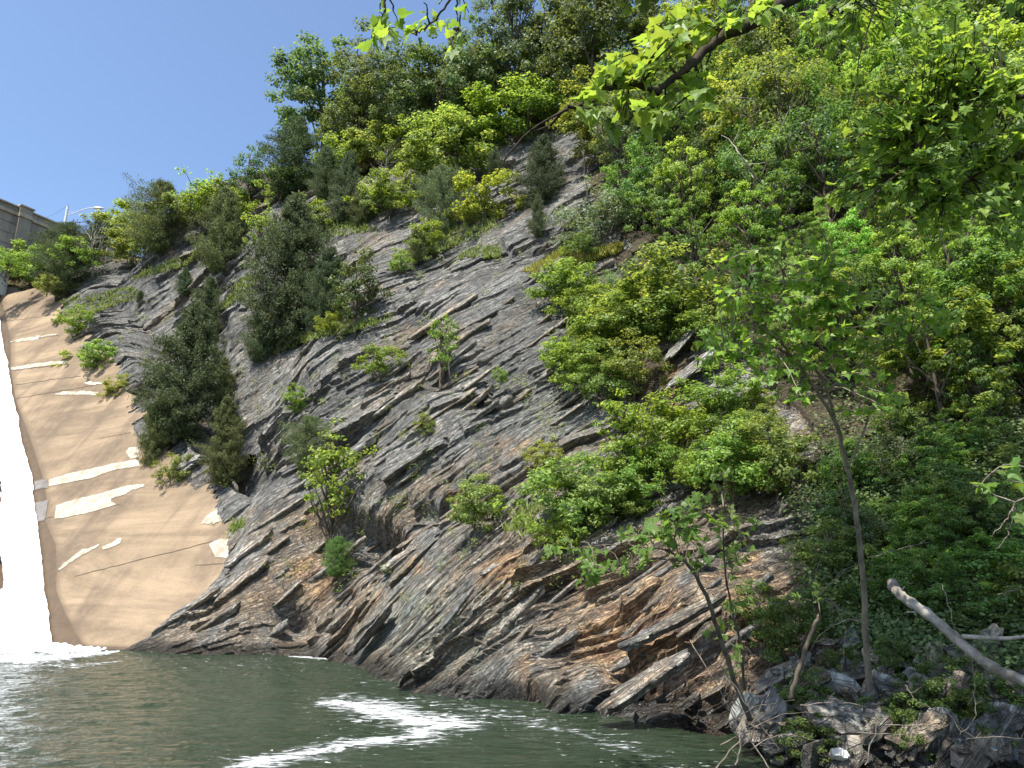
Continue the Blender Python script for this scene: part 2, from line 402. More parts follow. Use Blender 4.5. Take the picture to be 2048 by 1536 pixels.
def layer(A, B, wd, L, amp, seed):
    jj = np.floor(A / (L * 1.9) + 0.35 * B / wd / 3 + 0.8 * vn(A / (L * 2), B / (wd * 4), seed + 31))
    Bw = B / wd + 0.75 * hsh(jj, seed + 17) + 0.5 * (vn(A / (L * 1.5), B / (wd * 3), seed) - 0.5)
    i = np.floor(Bw); f = Bw - i
    edge = 0.74 + 0.24 * hsh(i, seed + 9)
    r = hsh(i, seed)
    Aj = A / (L * (0.6 + 0.9 * r)) + r * 13 + 0.25 * vn(A / (L * .3), i * 1.7, seed + 4) + 0.12 * f
    j = np.floor(Aj); g = Aj - j
    h = hsh(i, j, seed + 2)
    prof = np.where(f < edge, (f / edge) ** 1.1, 0.12 * (1 - (f - edge) / (1 - edge + 1e-6)))
    prof = prof * (sstep(0, 0.07, g) * 0.75 + 0.25) * (1 - 0.45 * g)
    return amp * (0.12 + 1.35 * h ** 2.5) * prof, h, np.where(f < edge, f / edge, 0)
dents = [(1010, 1372, 55, 24, 1.3), (700, 1065, 75, 42, 1.6), (862, 742, 30, 22, 1.3), (1180, 1400, 60, 30, 0.9), (940, 990, 30, 30, .8), (560, 1235, 30, 30, 0.8), (1400, 1330, 80, 60, 1.0), (830, 1005, 50, 22, 1.0), (1560, 1180, 60, 60, 0.8), (1300, 1430, 70, 25, 1.1), (1440, 1460, 60, 40, 1.2), (1230, 1290, 40, 18, .8), (1450, 1290, 60, 22, .9)]
def displace(p, nr):
    A, B, u, v, t = strata(p)
    near = sstep(60, 20, t)
    rockm = inpoly(u + 26 * (vn(u / 30, v / 30, 70) - .5) * 2, v + 26 * (vn(u / 30, v / 30, 71) - .5) * 2, ROCK).astype(float)
    amp = 0.9 + 0.9 * np.exp(-(((u - 1380) / 260) ** 2 + ((v - 1300) / 200) ** 2))
    amp = amp * (1 - 0.75 * np.exp(-(((u - 480) / 150) ** 2 + ((v - 1130) / 170) ** 2)))
    amp = amp * (1 - 0.4 * np.exp(-(((u - 560) / 90) ** 2 + ((v - 1060) / 90) ** 2)))
    amp = amp * np.clip(-0.55 + 3.0 * fbm(A / 6, B / 4.5, 41), 0.15, 1.5)
    for (cu_, cv2, su_, sv2) in ((760, 490, 80, 55), (930, 640, 45, 25), (560, 720, 100, 40), (900, 830, 70, 40), (1080, 640, 60, 40)):
        amp = amp * (1 - 0.75 * np.exp(-(((u - cu_) / su_) ** 2 + ((v - cv2) / sv2) ** 2)))
    d1, h1, f1 = layer(A, B, 3.3, 5.0, 1.05, 11)
    d2, h2, f2 = layer(A, B, 1.2, 2.2, 0.46, 22)
    d3, h3, f3 = layer(A, B, 0.5, 1.1, 0.20, 33)
    d4, h4, f4 = layer(A, B, 0.2, 0.55, 0.085, 44)
    d5, h5, f5 = layer(A, B, 0.08, 0.6, 0.022, 55)
    d = amp * (d1 + d2 + d3 + d4 * (0.6 + 0.4 * near) + d5 * near) - 0.85 * amp
    d = d + 1.2 * (fbm(A / 8, B / 6, 61) - 0.47)
    d = d + 0.06 * (fbm(A / 0.8, B / 0.5, 63) - 0.5)
    for (du, dv, su, sv, am) in dents:
        d = d - 1.35 * am * np.exp(-(((u - du) / su) ** 2 + ((v - dv) / sv) ** 2))
    soft = 0.35 + 0.65 * rockm
    d = d * soft
    q = p + nr * d[:, None] + Q3 * (amp * soft * (0.5 * d1 * f1 + 0.3 * d2 * f2 + 0.2 * d3 * f3))[:, None]
    tone = np.clip(0.40 * h1 + 0.35 * h2 + 0.25 * h3 + 0.1 * (h4 - .5), 0, 1)
    return q, A, B, u, v, t, tone, rockm
rusts = [(1010, 1130, 70, 50, 1), (620, 1150, 60, 80, .8), (520, 1180, 90, 60, .6), (1340, 760, 40, 60, 1), (1110, 1300, 60, 60, .6), (1040, 1330, 30, 60, .8), (1250, 1230, 200, 130, .9), (1480, 1180, 140, 140, .75), (1400, 1350, 150, 100, .9), (1180, 1150, 90, 60, .7), (700, 1180, 110, 60, .6), (1000, 870, 90, 40, .5),
         (620, 1040, 60, 50, .5), (890, 970, 30, 25, .8), (1470, 880, 70, 80, .5), (760, 1030, 50, 40, .5), (760, 470, 40, 30, .45), (560, 720, 90, 40, .4), (1350, 1100, 100, 60, .45), (820, 1120, 60, 40, .5)]
def rock_attrs(A, B, D, u, v, tone, rockm):
    rust = np.zeros_like(A)
    for (a, b, c, d, e) in rusts: rust = np.maximum(rust, e * np.exp(-(((u - a) / c) ** 2 + ((v - b) / d) ** 2)))
    gr = np.exp(-(((u - 850) / 200) ** 2 + ((v - 1250) / 130) ** 2)) + 0.8 * np.exp(-(((u - 1120) / 150) ** 2 + ((v - 830) / 130) ** 2))
    return dict(strat=np.stack([A, B, D], -1), tone=tone, rust=rust, soil=1 - rockm, green=np.clip(gr, 0, 1), low=sstep(780, 1250, v + 0.25 * (u - 900)))

# fine grid following the strata frame, denser towards the camera
ea = T3[:2] / np.linalg.norm(T3[:2]); eb = Q3[:2] / np.linalg.norm(Q3[:2])
G = np.linalg.inv(np.stack([ea, eb], 1))
cor = np.array([P(-30, 1330, 46), P(60, 540, 106), P(1150, 200, 88), P(1500, -100, 90), P(2150, -60, 66), P(2150, 1600, 11), P(1300, 1600, 12.5)])[:, :2] @ G.T
a0, a1 = cor[:, 0].min() - 2, cor[:, 0].max() + 2; b0, b1 = cor[:, 1].min() - 2, cor[:, 1].max() + 1
print('grid', a0, a1, b0, b1)
def dens(lo, hi, n, s0, s1):
    t = np.linspace(0, 1, n); w_ = s0 + (s1 - s0) * t; c = np.cumsum(w_); c = (c - c[0]) / (c[-1] - c[0]); return lo + (hi - lo) * c
na, nb = 760, 1400
ga = np.linspace(a0, a1, na); gb = dens(b0, b1, nb, 1.0, 0.30)
GA, GB = np.meshgrid(ga, gb)
xy = GA[..., None] * ea + GB[..., None] * eb
X = xy[..., 0].ravel(); Y = xy[..., 1].ravel()
Zc = H(X[::1], Y[::1]); base = np.stack([X, Y, Zc], -1)
uu, vv, tt = project(base)
keep = (uu > -160) & (uu < 2230) & (vv > -260) & (vv < 1720) & (tt > 8) & (tt < 125) & (Zc > -2.5) & (Zc < 90) & (Zc > spz(X, Y) - 6 - 0 * X) 
keep = keep.reshape(nb, na); 
quad = keep[:-1, :-1] & keep[1:, :-1] & keep[:-1, 1:] & keep[1:, 1:]
used = np.zeros((nb, na), bool); used[:-1, :-1] |= quad; used[1:, :-1] |= quad; used[:-1, 1:] |= quad; used[1:, 1:] |= quad
idx = -np.ones(nb * na, int); us = np.nonzero(used.ravel())[0]; idx[us] = np.arange(len(us))
bi, ai = np.nonzero(quad); k = bi * na + ai
faces = np.stack([idx[k], idx[k + 1], idx[k + 1 + na], idx[k + na]], -1)
base = base[us]
# macro normal by finite differences on the grid
hx = (H(base[:, 0] + 1.2, base[:, 1]) - H(base[:, 0] - 1.2, base[:, 1])) / 2.4
hy = (H(base[:, 0], base[:, 1] + 1.2) - H(base[:, 0], base[:, 1] - 1.2)) / 2.4
nr = np.stack([-hx, -hy, np.ones_like(hx)], -1); nr /= np.linalg.norm(nr, axis=1)[:, None]
q, A_, B_, u_, v_, t_, tone_, rk_ = displace(base, nr)
n0 = np.cross(q[faces[0, 1]] - q[faces[0, 0]], q[faces[0, 3]] - q[faces[0, 0]])
if n0.dot(nr[faces[0, 0]]) < 0: faces = faces[:, ::-1]
print('cliff verts', len(q), 'faces', len(faces))
hill = obj('hillside', mesh_np('hillside', q, faces, [M['rock']], False, rock_attrs(A_, B_, (q * N3).sum(1), u_, v_, tone_, rk_)))
tag(hill, 'steep hillside of tilted grey and rust brown slate layers rising from the pool', 'hillside', kind='structure')
# coarse hill body: behind the ridge and off to the sides
gx = np.arange(-90, 121, 2.5); gy = np.arange(-30, 191, 2.5); GX, GY = np.meshgrid(gx, gy)
GZ = np.minimum(H(GX, GY), 66) - 9.0
sd = spz(GX, GY) - 6; left = (GX - S0[0]) * SJ[0] + (GY - S0[1]) * SJ[1] > 2
GZ = np.where(left & (GZ > sd) & (GY < 112), sd, GZ)
cv = np.stack([GX, GY, np.maximum(GZ, -9)], -1).reshape(-1, 3)
ny, nx = GX.shape; ii = (np.arange(ny - 1)[:, None] * nx + np.arange(nx - 1)[None]).ravel()
cf = np.stack([ii, ii + 1, ii + nx + 1, ii + nx], -1)
M['soil'] = simple_mat('forest_soil', (0.04, 0.035, 0.02), (0.11, 0.09, 0.05), 1.5, 0.95, 0.05)
t_o = obj('hill_terrain', mesh_np('hill_terrain', cv, cf, [M['soil']], True)); tag(t_o, 'wooded earth of the hill behind the rock face', 'terrain', kind='structure')

# ------------------------------------------------------------------ spillway
def conc_mat():
    m = NT('spillway_concrete'); at = m.attr('sj').outputs['Vector']; wet = m.attr('wet').outputs['Fac']
    n1 = m.noise(m.map(at, (0.06, 0.28, 1)), 1, 5, 0.65, 0.7); n2 = m.noise(m.map(at, (1.6, 1.6, 1)), 1, 6, 0.7)
    n3 = m.noise(m.map(at, (0.22, 0.05, 1), rot=(0, 0, 0.5)), 1, 4, 0.6, 0.5); n4 = m.noise(m.map(at, (9, 9, 9)), 1, 3, 0.8)
    c = m.mix(m.ss(n1, 0.36, 0.62), (0.17, 0.125, 0.08), (0.33, 0.245, 0.155))
    c = m.mix(m.math('MULTIPLY', m.ss(n3, 0.44, 0.62), 0.7), c, (0.12, 0.088, 0.062))
    c = m.mix(m.math('MULTIPLY', m.ss(n2, 0.4, 0.75), 0.3), c, (0.36, 0.27, 0.17))
    c = m.mix(m.math('MULTIPLY', m.ss(n4, 0.48, 0.68), 0.4), c, (0.12, 0.085, 0.055))
    wf = m.ss(m.math('ADD', wet, m.math('MULTIPLY', m.math('SUBTRACT', n2, 0.5), 0.12)), 0.45, 0.55)
    c = m.mix(wf, c, m.mix(m.ss(n2, .35, .65), (0.05, 0.033, 0.016), (0.12, 0.078, 0.034)))
    edge = m.math('MULTIPLY', m.ss(wet, 0.1, 0.5), 0.6); c = m.mix(edge, c, (0.12, 0.085, 0.055))
    nm = m.bump(m.math('ADD', n2, m.math('MULTIPLY', n4, 0.6)), 0.06, 0.6)
    return m.out(m.pbsdf(c, m.math('MULTIPLY_ADD', wf, -0.45, 0.85), 0.3, nm))
M['conc'] = conc_mat()
edge_px = [(-40, 560), (-10, 600), (2, 650), (14, 720), (30, 800), (46, 880), (66, 950), (70, 1010), (78, 1060), (88, 1130), (92, 1180), (100, 1240), (108, 1296), (112, 1310), (118, 1500)]
wet_px = [(-20, 560), (4, 600), (22, 680), (22, 740), (32, 800), (62, 880), (88, 960), (96, 1010), (90, 1040), (112, 1090), (114, 1140), (112, 1180), (128, 1220), (165, 1288), (300, 1296), (420, 1300), (420, 1500)]
def interp_px(lst, v): a = np.array(lst, float); return np.interp(v, a[:, 1], a[:, 0])
smax = 0
TOPK = None
ptop, _ = sphit(60, 573); ktop = (ptop[:2] - S0[:2]).dot(SK)
gj = np.arange(-26, 75, 0.28); gk = np.concatenate([np.arange(-2, ktop, 0.28), ktop + np.array([0, 0.5, 1, 1.6, 2.4, 3.4, 5, 8])])
GJ, GK = np.meshgrid(gj, gk)
def spsurf(J_, K_):
    xy = S0[:2] + J_[..., None] * SJ + K_[..., None] * SK
    z = SM * K_; r = np.maximum(K_ - (ktop - 1.0), 0); z = np.where(K_ > ktop - 1.0, SM * (ktop - 1) + SM * 1.6 * (1 - np.exp(-r / 1.6)), z)
    return np.concatenate([xy, z[..., None]], -1)
SPv = spsurf(GJ, GK); und = 0.28 * (fbm(GJ / 9, GK / 3.0, 77, 3) - 0.5) + 0.10 * np.sin(GK * 2.1 + 3 * vn(GJ / 8, GK / 8, 7)) * sstep(8, 26, GK)
SPv = SPv + SNRM * und[..., None]
sv = SPv.reshape(-1, 3); su, svv, st_ = project(sv)
dwet = interp_px(wet_px, svv) - su          # px inside the wet strip
wetv = np.clip(0.5 + dwet / 34.0, 0, 1); 
ny, nx = GJ.shape; ii = (np.arange(ny - 1)[:, None] * nx + np.arange(nx - 1)[None]).ravel()
sf_ = np.stack([ii, ii + nx, ii + nx + 1, ii + 1], -1)
sf_ = sf_[(su[sf_[:, 0]] - np.interp(svv[sf_[:, 0]], BV, BU)) < 45]
spill = obj('spillway', mesh_np('spillway', sv, sf_, [M['conc']], True, dict(sj=np.stack([GJ.ravel(), GK.ravel() * 1.8, 0 * GJ.ravel()], -1), wet=wetv)))
tag(spill, 'sloping tan concrete spillway of the dam running down into the pool', 'spillway', kind='structure')
def sp_uv(u, v, off=0.03):
    p, t = sphit(np.asarray(u, float), np.asarray(v, float)); d = p[..., :2] - S0[:2]; J_ = d @ SJ; K_ = d @ SK
    un = 0.28 * (fbm(J_ / 9, K_ / 3.0, 77, 3) - 0.5) + 0.10 * np.sin(K_ * 2.1 + 3 * vn(J_ / 8, K_ / 8, 7)) * sstep(8, 26, K_)
    return spsurf(J_, K_) + SNRM * (un + off)[..., None], J_, K_
M['patch'] = simple_mat('pale_repair_concrete', (0.30, 0.25, 0.18), (0.50, 0.45, 0.37), 1.3, 0.85, 0.2, 0.01)
M['patch_wet'] = simple_mat('wet_repair_concrete', (0.13, 0.12, 0.11), (0.22, 0.20, 0.18), 1.3, 0.4, 0.4)
def tri_fill(poly, mat, name, parent, off=0.035, step=6):
    """polygon on the spillway meshed as a small grid so that it follows the surface"""
    a = np.array(poly, float); u0, v0 = a.min(0); u1, v1 = a.max(0)
    # closely spaced grid in the photo, keeping cells inside the polygon
    nu = max(4, int((u1 - u0) / step * 2)); nv = max(3, int((v1 - v0) / step * 2))
    gu, gv = np.meshgrid(np.linspace(u0 - 2, u1 + 2, nu * 2), np.linspace(v0 - 2, v1 + 2, nv * 2))
    wob = 1.5
    cu = (gu[:-1, :-1] + gu[1:, 1:]) / 2; cv_ = (gv[:-1, :-1] + gv[1:, 1:]) / 2
    ins = inpoly(cu + wob * (vn(cu / 5, cv_ / 5, 8) - .5), cv_ + wob * (vn(cu / 5, cv_ / 5, 9) - .5), [tuple(x) for x in a])
    v, _, _ = sp_uv(gu.ravel(), gv.ravel(), off); n_ = gu.shape[1]
    r, c = np.nonzero(ins); k = r * n_ + c
    if len(k) == 0: return None
    f = np.stack([k, k + n_, k + n_ + 1, k + 1], -1)
    uq, inv = np.unique(f, return_inverse=True)
    return obj(name, mesh_np(name, v[uq], inv.reshape(-1, 4), [mat], False), parent)
patches = [([(98, 960), (140, 948), (195, 936), (240, 925), (275, 917), (279, 931), (235, 938), (185, 957), (130, 967), (98, 973)], 'patch'),
           ([(112, 1010), (160, 996), (205, 986), (250, 972), (288, 967), (289, 972), (262, 981), (252, 988), (222, 997), (222, 1003), (232, 1008), (190, 1022), (120, 1036), (108, 1037)], 'patch'),
           ([(22, 735), (60, 729), (100, 724), (135, 722), (136, 728), (100, 731), (60, 737), (24, 741)], 'patch'),
           ([(108, 789), (128, 783), (160, 782), (197, 784), (197, 790), (150, 789)], 'patch'),
           ([(38, 678), (60, 674), (78, 673), (76, 679), (40, 683), (20, 683)], 'patch'), ([(70, 672), (116, 667), (116, 670), (76, 674)], 'patch'),
           ([(418, 1088), (440, 1078), (478, 1073), (482, 1100), (465, 1116), (430, 1114)], 'patch'), ([(402, 1048), (412, 1032), (430, 1021), (452, 1018), (445, 1040), (428, 1048)], 'patch'),
           ([(252, 905), (258, 896), (276, 894), (279, 912), (262, 918)], 'patch'), ([(165, 765), (178, 762), (208, 764), (205, 768), (178, 769)], 'patch'),
           ([(70, 963), (96, 958), (96, 975), (70, 980)], 'patch_wet'), ([(68, 1006), (97, 1000), (92, 1022), (88, 1040), (66, 1044)], 'patch_wet'),
           ([(118, 1141), (130, 1128), (150, 1112), (165, 1100), (180, 1097), (200, 1088), (196, 1094), (180, 1103), (160, 1114), (140, 1128), (122, 1142)], 'patch'),
           ([(205, 1094), (222, 1086), (236, 1076), (244, 1076), (240, 1086), (216, 1098), (206, 1100)], 'patch')]
for poly, mt in patches: 
    tri_fill(poly, M[mt], 'concrete_patch', spill, 0.035, 3)
M['joint'] = simple_mat('dark_joint', (0.06, 0.045, 0.03), (0.13, 0.10, 0.07), 3)
for (ua, va, ub, vb, th) in [(150, 1154, 425, 1083, .035), (60, 972, 300, 920, .03), (70, 1040, 240, 1008, .03), (15, 742, 138, 730, .05), (25, 800, 210, 766, .06), (30, 770, 160, 752, .05), (390, 1130, 445, 1127, .03), (15, 683, 118, 672, .05), (10, 642, 108, 628, .05), (200, 878, 262, 866, .03)]:
    n_ = 24; us_ = np.linspace(ua, ub, n_); vs_ = np.linspace(va, vb, n_) + 1.6 * (rng.random(n_) - 0.5)
    p, _, _ = sp_uv(us_, vs_, 0.02); mb = MB()
    dv = np.array([SK[0], SK[1], SM]); dv /= np.linalg.norm(dv)
    top = p + dv * th * 1.6; v = np.vstack([p, top]); k = np.arange(n_ - 1)
    mb.add(v, np.stack([k, k + 1, k + 1 + n_, k + n_], -1)); mb.build('joint', M['joint'], spill)

# falling white water on the left
def white_water():
    m = NT('white_water'); tc = m.n('ShaderNodeTexCoord'); nz = m.noise(tc.outputs['Object'], 1.2, 6, 0.7)
    c = m.mix(nz, (0.86, 0.88, 0.9), (0.95, 0.95, 0.95)); nm = m.bump(nz, 0.25, 0.5)
    return m.out(m.pbsdf(c, 0.6, 0.3, nm, **{'Subsurface Weight': 0.0}))
M['white'] = white_water()
vr = np.concatenate([np.arange(556, 1296, 2.0), [1298, 1301, 1304]]); ner = interp_px(edge_px, vr) + 5 * (fbm(vr / 22.0, vr * 0 + 1.5, 5) - 0.47) * 2
cols = 70; rows = []
for vv_, ue in zip(vr, ner):
    us_ = ue - np.concatenate([[0], 1.2 * np.cumsum(1.07 ** np.arange(cols - 1))]); 
    p, J_, K_ = sp_uv(us_, np.full(cols, vv_), 0.05)
    th = 0.65 * sstep(0, 9, np.arange(cols)) * (0.5 + fbm(J_ / 1.3, K_ / 4.5, 91)) + 0.08
    rows.append(p + SNRM * th[:, None])
Wv = np.array(rows); nr_, nc_ = Wv.shape[:2]
cut = (rng.random((1, 1)) < 2)
ii, jj = np.meshgrid(np.arange(nr_ - 1), np.arange(nc_ - 1), indexing='ij'); ii = ii.ravel(); jj = jj.ravel()
wu, wvv, _ = project(Wv[ii, jj])
hole = (inpoly(wu, wvv, [(-30, 955), (3, 962), (5, 990), (2, 1015), (-30, 1030)]) | inpoly(wu, wvv, [(-30, 1100), (2, 1110), (10, 1130), (12, 1165), (4, 1180), (-30, 1190)]))
ii, jj = ii[~hole], jj[~hole]; k = ii * nc_ + jj
wf_ = obj('waterfall', mesh_np('waterfall', Wv.reshape(-1, 3), np.stack([k, k + 1, k + nc_ + 1, k + nc_], -1), [M['white']], True))
tag(wf_, 'bright white sheet of water rushing down the left side of the spillway', 'waterfall')

# ------------------------------------------------------------------ pool
def water_mat():
    m = NT('pool_water'); tc = m.n('ShaderNodeTexCoord'); o = tc.outputs['Object']
    a = m.noise(m.map(o, (1.1, 2.6, 1), rot=(0, 0, 0.35)), 1, 4, 0.55, 0.4); b = m.noise(m.map(o, (4.5, 9, 1), rot=(0, 0, -0.2)), 1, 4, 0.6, 0.3)
    nm = m.bump(m.math('ADD', a, m.math('MULTIPLY', b, 0.3)), 0.42, 1.0)
    c = m.mix(m.noise(o, 0.12, 3), (0.014, 0.027, 0.013), (0.028, 0.042, 0.02))
    return m.out(m.pbsdf(c, 0.06, 0.5, nm, IOR=1.33))
M['water'] = water_mat()
def wave(x, y):
    am = 0.25 + 0.75 * sstep(2, -14, x)
    return am * (0.17 * (fbm(x / 1.6 + y / 5, y / 0.8, 101, 3) - 0.5) + 0.09 * (fbm(x / 0.5, y / 0.3, 103, 3) - 0.5) + 0.10 * (vn(x / 4, y / 2.5, 104) - .5))
gx = np.arange(-46, 22, 0.11); gy = np.arange(9, 60, 0.09); GX, GY = np.meshgrid(gx, gy)
def foam_px(u, v):
    def seg(pts, ws):
        best = np.full(u.shape, 9.0)
        for (p0, p1, w0, w1) in zip(pts[:-1], pts[1:], ws[:-1], ws[1:]):
            d = np.array(p1, float) - p0; L2 = d.dot(d); t = np.clip(((u - p0[0]) * d[0] + (v - p0[1]) * d[1]) / L2, 0, 1)
            du = u - (p0[0] + t * d[0]); dv = (v - (p0[1] + t * d[1])) * 3.0
            best = np.minimum(best, np.hypot(du, dv) / (w0 + (w1 - w0) * t))
        return best
    f = 1.12 - seg([(650, 1408), (700, 1408), (770, 1425), (850, 1445), (930, 1450)], [50, 120, 170, 175, 90])
    f = np.maximum(f, 1.08 - seg([(900, 1445), (860, 1468), (800, 1478), (700, 1490), (600, 1510), (500, 1530), (430, 1550)], [140, 130, 100, 100, 110, 120, 80]))
    f = np.maximum(f, 1.2 - seg([(585, 1312), (640, 1316), (705, 1324)], [14, 18, 14]))
    f = np.maximum(f, 1.3 - seg([(-60, 1316), (60, 1318), (130, 1312), (210, 1306), (235, 1303)], [70, 62, 45, 22, 9]))
    f = np.maximum(f, 0.78 - 0.55 * seg([(-60, 1335), (80, 1330), (180, 1330), (240, 1322)], [60, 50, 40, 20]))
    f = np.maximum(f, 0.70 - 0.35 * seg([(820, 1395), (900, 1415), (1050, 1440), (1200, 1480), (1350, 1530), (1400, 1560)], [50, 80, 90, 90, 90, 90]))
    f = np.maximum(f, 1.15 - seg([(1690, 1528), (1760, 1530), (1830, 1536)], [25, 40, 30]))
    f = np.maximum(f, 0.50 - 0.2 * seg([(200, 1312), (700, 1330), (800, 1390)], [60, 60, 60]))
    return np.clip(f, 0, 1.2)
Wz = wave(GX, GY); wv_ = np.stack([GX, GY, Wz], -1).reshape(-1, 3)
u1_, v1_, t1_ = project(wv_); vis = ((u1_ > -120) & (u1_ < 2150) & (v1_ > 1255) & (v1_ < 1680) & (H(GX, GY).ravel() < 1.4)).reshape(GX.shape)
ny, nx = GX.shape; qv = vis[:-1, :-1] & vis[1:, :-1] & vis[:-1, 1:] & vis[1:, 1:]; bi, ai = np.nonzero(qv); k = bi * nx + ai
fw = np.stack([k, k + 1, k + nx + 1, k + nx], -1)
uq, inv = np.unique(fw, return_inverse=True)
pool = obj('pool_water', mesh_np('pool_water', wv_[uq], inv.reshape(-1, 4), [M['water']], True)); tag(pool, 'dark green rippled water of the pool below the spillway', 'water', kind='structure')
bed = MB(); bed.add([(-400, -300, -.35), (300, -300, -.35), (300, 60, -.35), (-400, 60, -.35)], [[0, 1, 2, 3]])
bo = bed.build('river_water', M['water']); tag(bo, 'dark river water reaching out of the picture', 'water', kind='structure')
def foam_mat():
    m = NT('foam'); f = m.attr('foam').outputs['Fac']; tc = m.n('ShaderNodeTexCoord'); o = tc.outputs['Object']
    a = m.noise(m.map(o, (0.9, 2.2, 1), rot=(0, 0, 0.25)), 1, 7, 0.72, 1.0); b = m.noise(m.map(o, (3.2, 7.5, 1), rot=(0, 0, 0.1)), 1, 4, 0.6, 0.6)
    x = m.math('ADD', f, m.math('ADD', m.math('MULTIPLY', m.math('SUBTRACT', a, 0.5), 2.0), m.math('MULTIPLY', m.math('SUBTRACT', b, 0.5), 1.4)))
    al = m.math('MULTIPLY', m.ss(x, 0.70, 1.15), m.math('MULTIPLY_ADD', m.ss(b, .35, .6), .35, .65))
    fl = m.math('MULTIPLY', m.ss(b, 0.66, 0.70), m.ss(f, 0.05, 0.4)); al = m.math('MAXIMUM', al, fl)
    s = m.pbsdf(m.mix(b, (0.40, 0.43, 0.42), (0.66, 0.68, 0.68)), 0.6, 0.3); t = m.n('ShaderNodeBsdfTransparent'); mx = m.n('ShaderNodeMixShader')
    m.l(al, mx.inputs[0]); m.l(t.outputs[0], mx.inputs[1]); m.l(s, mx.inputs[2]); return m.out(mx.outputs[0])
M['foam'] = foam_mat()
fv = foam_px(u1_, v1_); fq = fw[(fv[fw] > 0.12).any(1)]
uq, inv = np.unique(fq, return_inverse=True)
fo = obj('foam', mesh_np('foam', wv_[uq] + [0, 0, 0.008], inv.reshape(-1, 4), [M['foam']], True, dict(foam=fv[uq]))); tag(fo, 'white foam drifting in swirls on the dark pool', 'foam', kind='stuff')
# splash where the chute meets the pool
mb = MB(); 
for i in range(170):
    uu_ = rng.uniform(-60, 215); vv_ = 1300 + rng.normal(0, 3) ; p = CAM + pdir(uu_, vv_) * (3.2 / -pdir(uu_, vv_)[2]) ; p[2] = 0.05
    r = rng.uniform(0.15, 0.55) * (1.0 if uu_ < 120 else max(0.25, 1 - (uu_ - 120) / 110)); th = np.linspace(0, 2 * np.pi, 7, endpoint=False)
    ring = lambda s, z: np.stack([p[0] + r * s * np.cos(th), p[1] + r * s * np.sin(th) * 0.7, np.full(7, p[2] + z * r)], -1) + rng.normal(0, r * 0.1, (7, 3))
    v = np.vstack([ring(1.1, -.2), ring(.9, .25), ring(.4, .5)]); j = np.arange(7); j2 = (j + 1) % 7
    mb.add(v, np.vstack([np.stack([j, j2, j2 + 7, j + 7], -1), np.stack([j + 7, j2 + 7, j2 + 14, j + 14], -1)]), np.stack([np.full(5, 14), 15 + np.arange(5), 16 + np.arange(5)], -1))
so = mb.build('splash', M['white'], None, True); tag(so, 'churning white splash where the spillway water meets the pool', 'splash', kind='stuff')

# ------------------------------------------------------------------ dam wall, lamp, pylon
WD = np.array([0.485, 0.874, 0]); WD /= np.linalg.norm(WD); WN = np.array([WD[1], -WD[0], 0])
W0 = P(0, 398, 119.0)
def wh(u, v, off=0.0):
    d = pdir(u, v); t = ((W0 + WN * off - CAM) @ WN) / (d @ WN); p = CAM + d * t; return (p - W0) @ WD, p[2]
def conc2(name, a, b, st):
    m = NT(name); tc = m.n('ShaderNodeTexCoord'); o = tc.outputs['Object']
    n1 = m.noise(m.map(o, (0.25, 0.25, 0.25)), 1, 5, 0.6, 0.6); n2 = m.noise(m.map(o, (1.2, 1.2, 0.18)), 1, 5, 0.7)
    c = m.mix(m.ss(n1, .3, .7), a, b); c = m.mix(m.math('MULTIPLY', m.ss(n2, .5, .7), .5), c, st)
    return m.out(m.pbsdf(c, 0.9, 0.15, m.bump(n2, 0.03)))
M['dam'] = conc2('weathered_dam_concrete', (0.21, 0.18, 0.14), (0.34, 0.29, 0.22), (0.12, 0.11, 0.10))
M['dam2'] = conc2('dam_coping', (0.33, 0.27, 0.18), (0.48, 0.40, 0.29), (0.2, 0.17, 0.13))
dam = empty('dam_wall', W0 + WD * 0 - np.array([0, 0, 20]), 'tall weathered concrete dam wall with coping and pilaster behind the spillway', 'dam wall')
def wb(s0, s1, z0, z1, off, th, name, mat):
    mb = MB(); o = W0 + WD * s0 + WN * off; o = np.array([o[0], o[1], z0]) - np.array(dam.location)
    mb.box(o, WD * (s1 - s0), -WN * th, (0, 0, z1 - z0)); return mb.build(name, mat, dam)
ZT = W0[2]; zz = lambda k: wh(0, 360 + k / 5.91)[1]
z_led1 = zz(305); z_led0 = zz(345); z1_, z2_, z3_ = zz(455), zz(585), zz(720)
sp0 = wh(36, 430)[0]; sp1 = wh(60, 440)[0]
wb(-60, 34, ZT - 0.22, ZT, 0.28, 0.9, 'coping', M['dam2'])
wb(-60, 34, z_led1, ZT - 0.22, 0.0, 0.45, 'parapet', M['dam'])
wb(-60, 34, z_led0, z_led1, 0.3, 1.2, 'ledge', M['dam2'])
lv = [z_led0, z1_, z2_, z3_]
while lv[-1] > 32: lv.append(lv[-1] - (lv[2] - lv[3]))
for a, b in zip(lv[:-1], lv[1:]):
    wb(-60, 34, b + 0.05, a - 0.05, 0.0, 1.0, 'concrete_course', M['dam'])
wb(-60, 34, lv[-1], z_led0, -0.1, 0.7, 'wall_core', M['dam'])
pw = (sp1 - sp0)
for k in (-3, -2, -1, 0, 1):
    a = sp0 + k * 15.0
    wb(a, a + pw, 32, z_led0 - 0.06, 0.55, 0.5, 'pilaster', M['dam'])
    wb(a - 0.1, a + pw + .1, z_led0 - 0.06, z_led1 + 0.04, 0.75, 0.4, 'pilaster_ledge', M['dam2'])
    wb(a - 0.05, a + pw + .05, z_led1 + 0.04, ZT + 0.12, 0.55, 0.5, 'pilaster_head', M['dam'])
    wb(a - 0.2, a + pw + .2, ZT + 0.12, ZT + 0.34, 0.75, 1.4, 'pilaster_cap', M['dam2'])
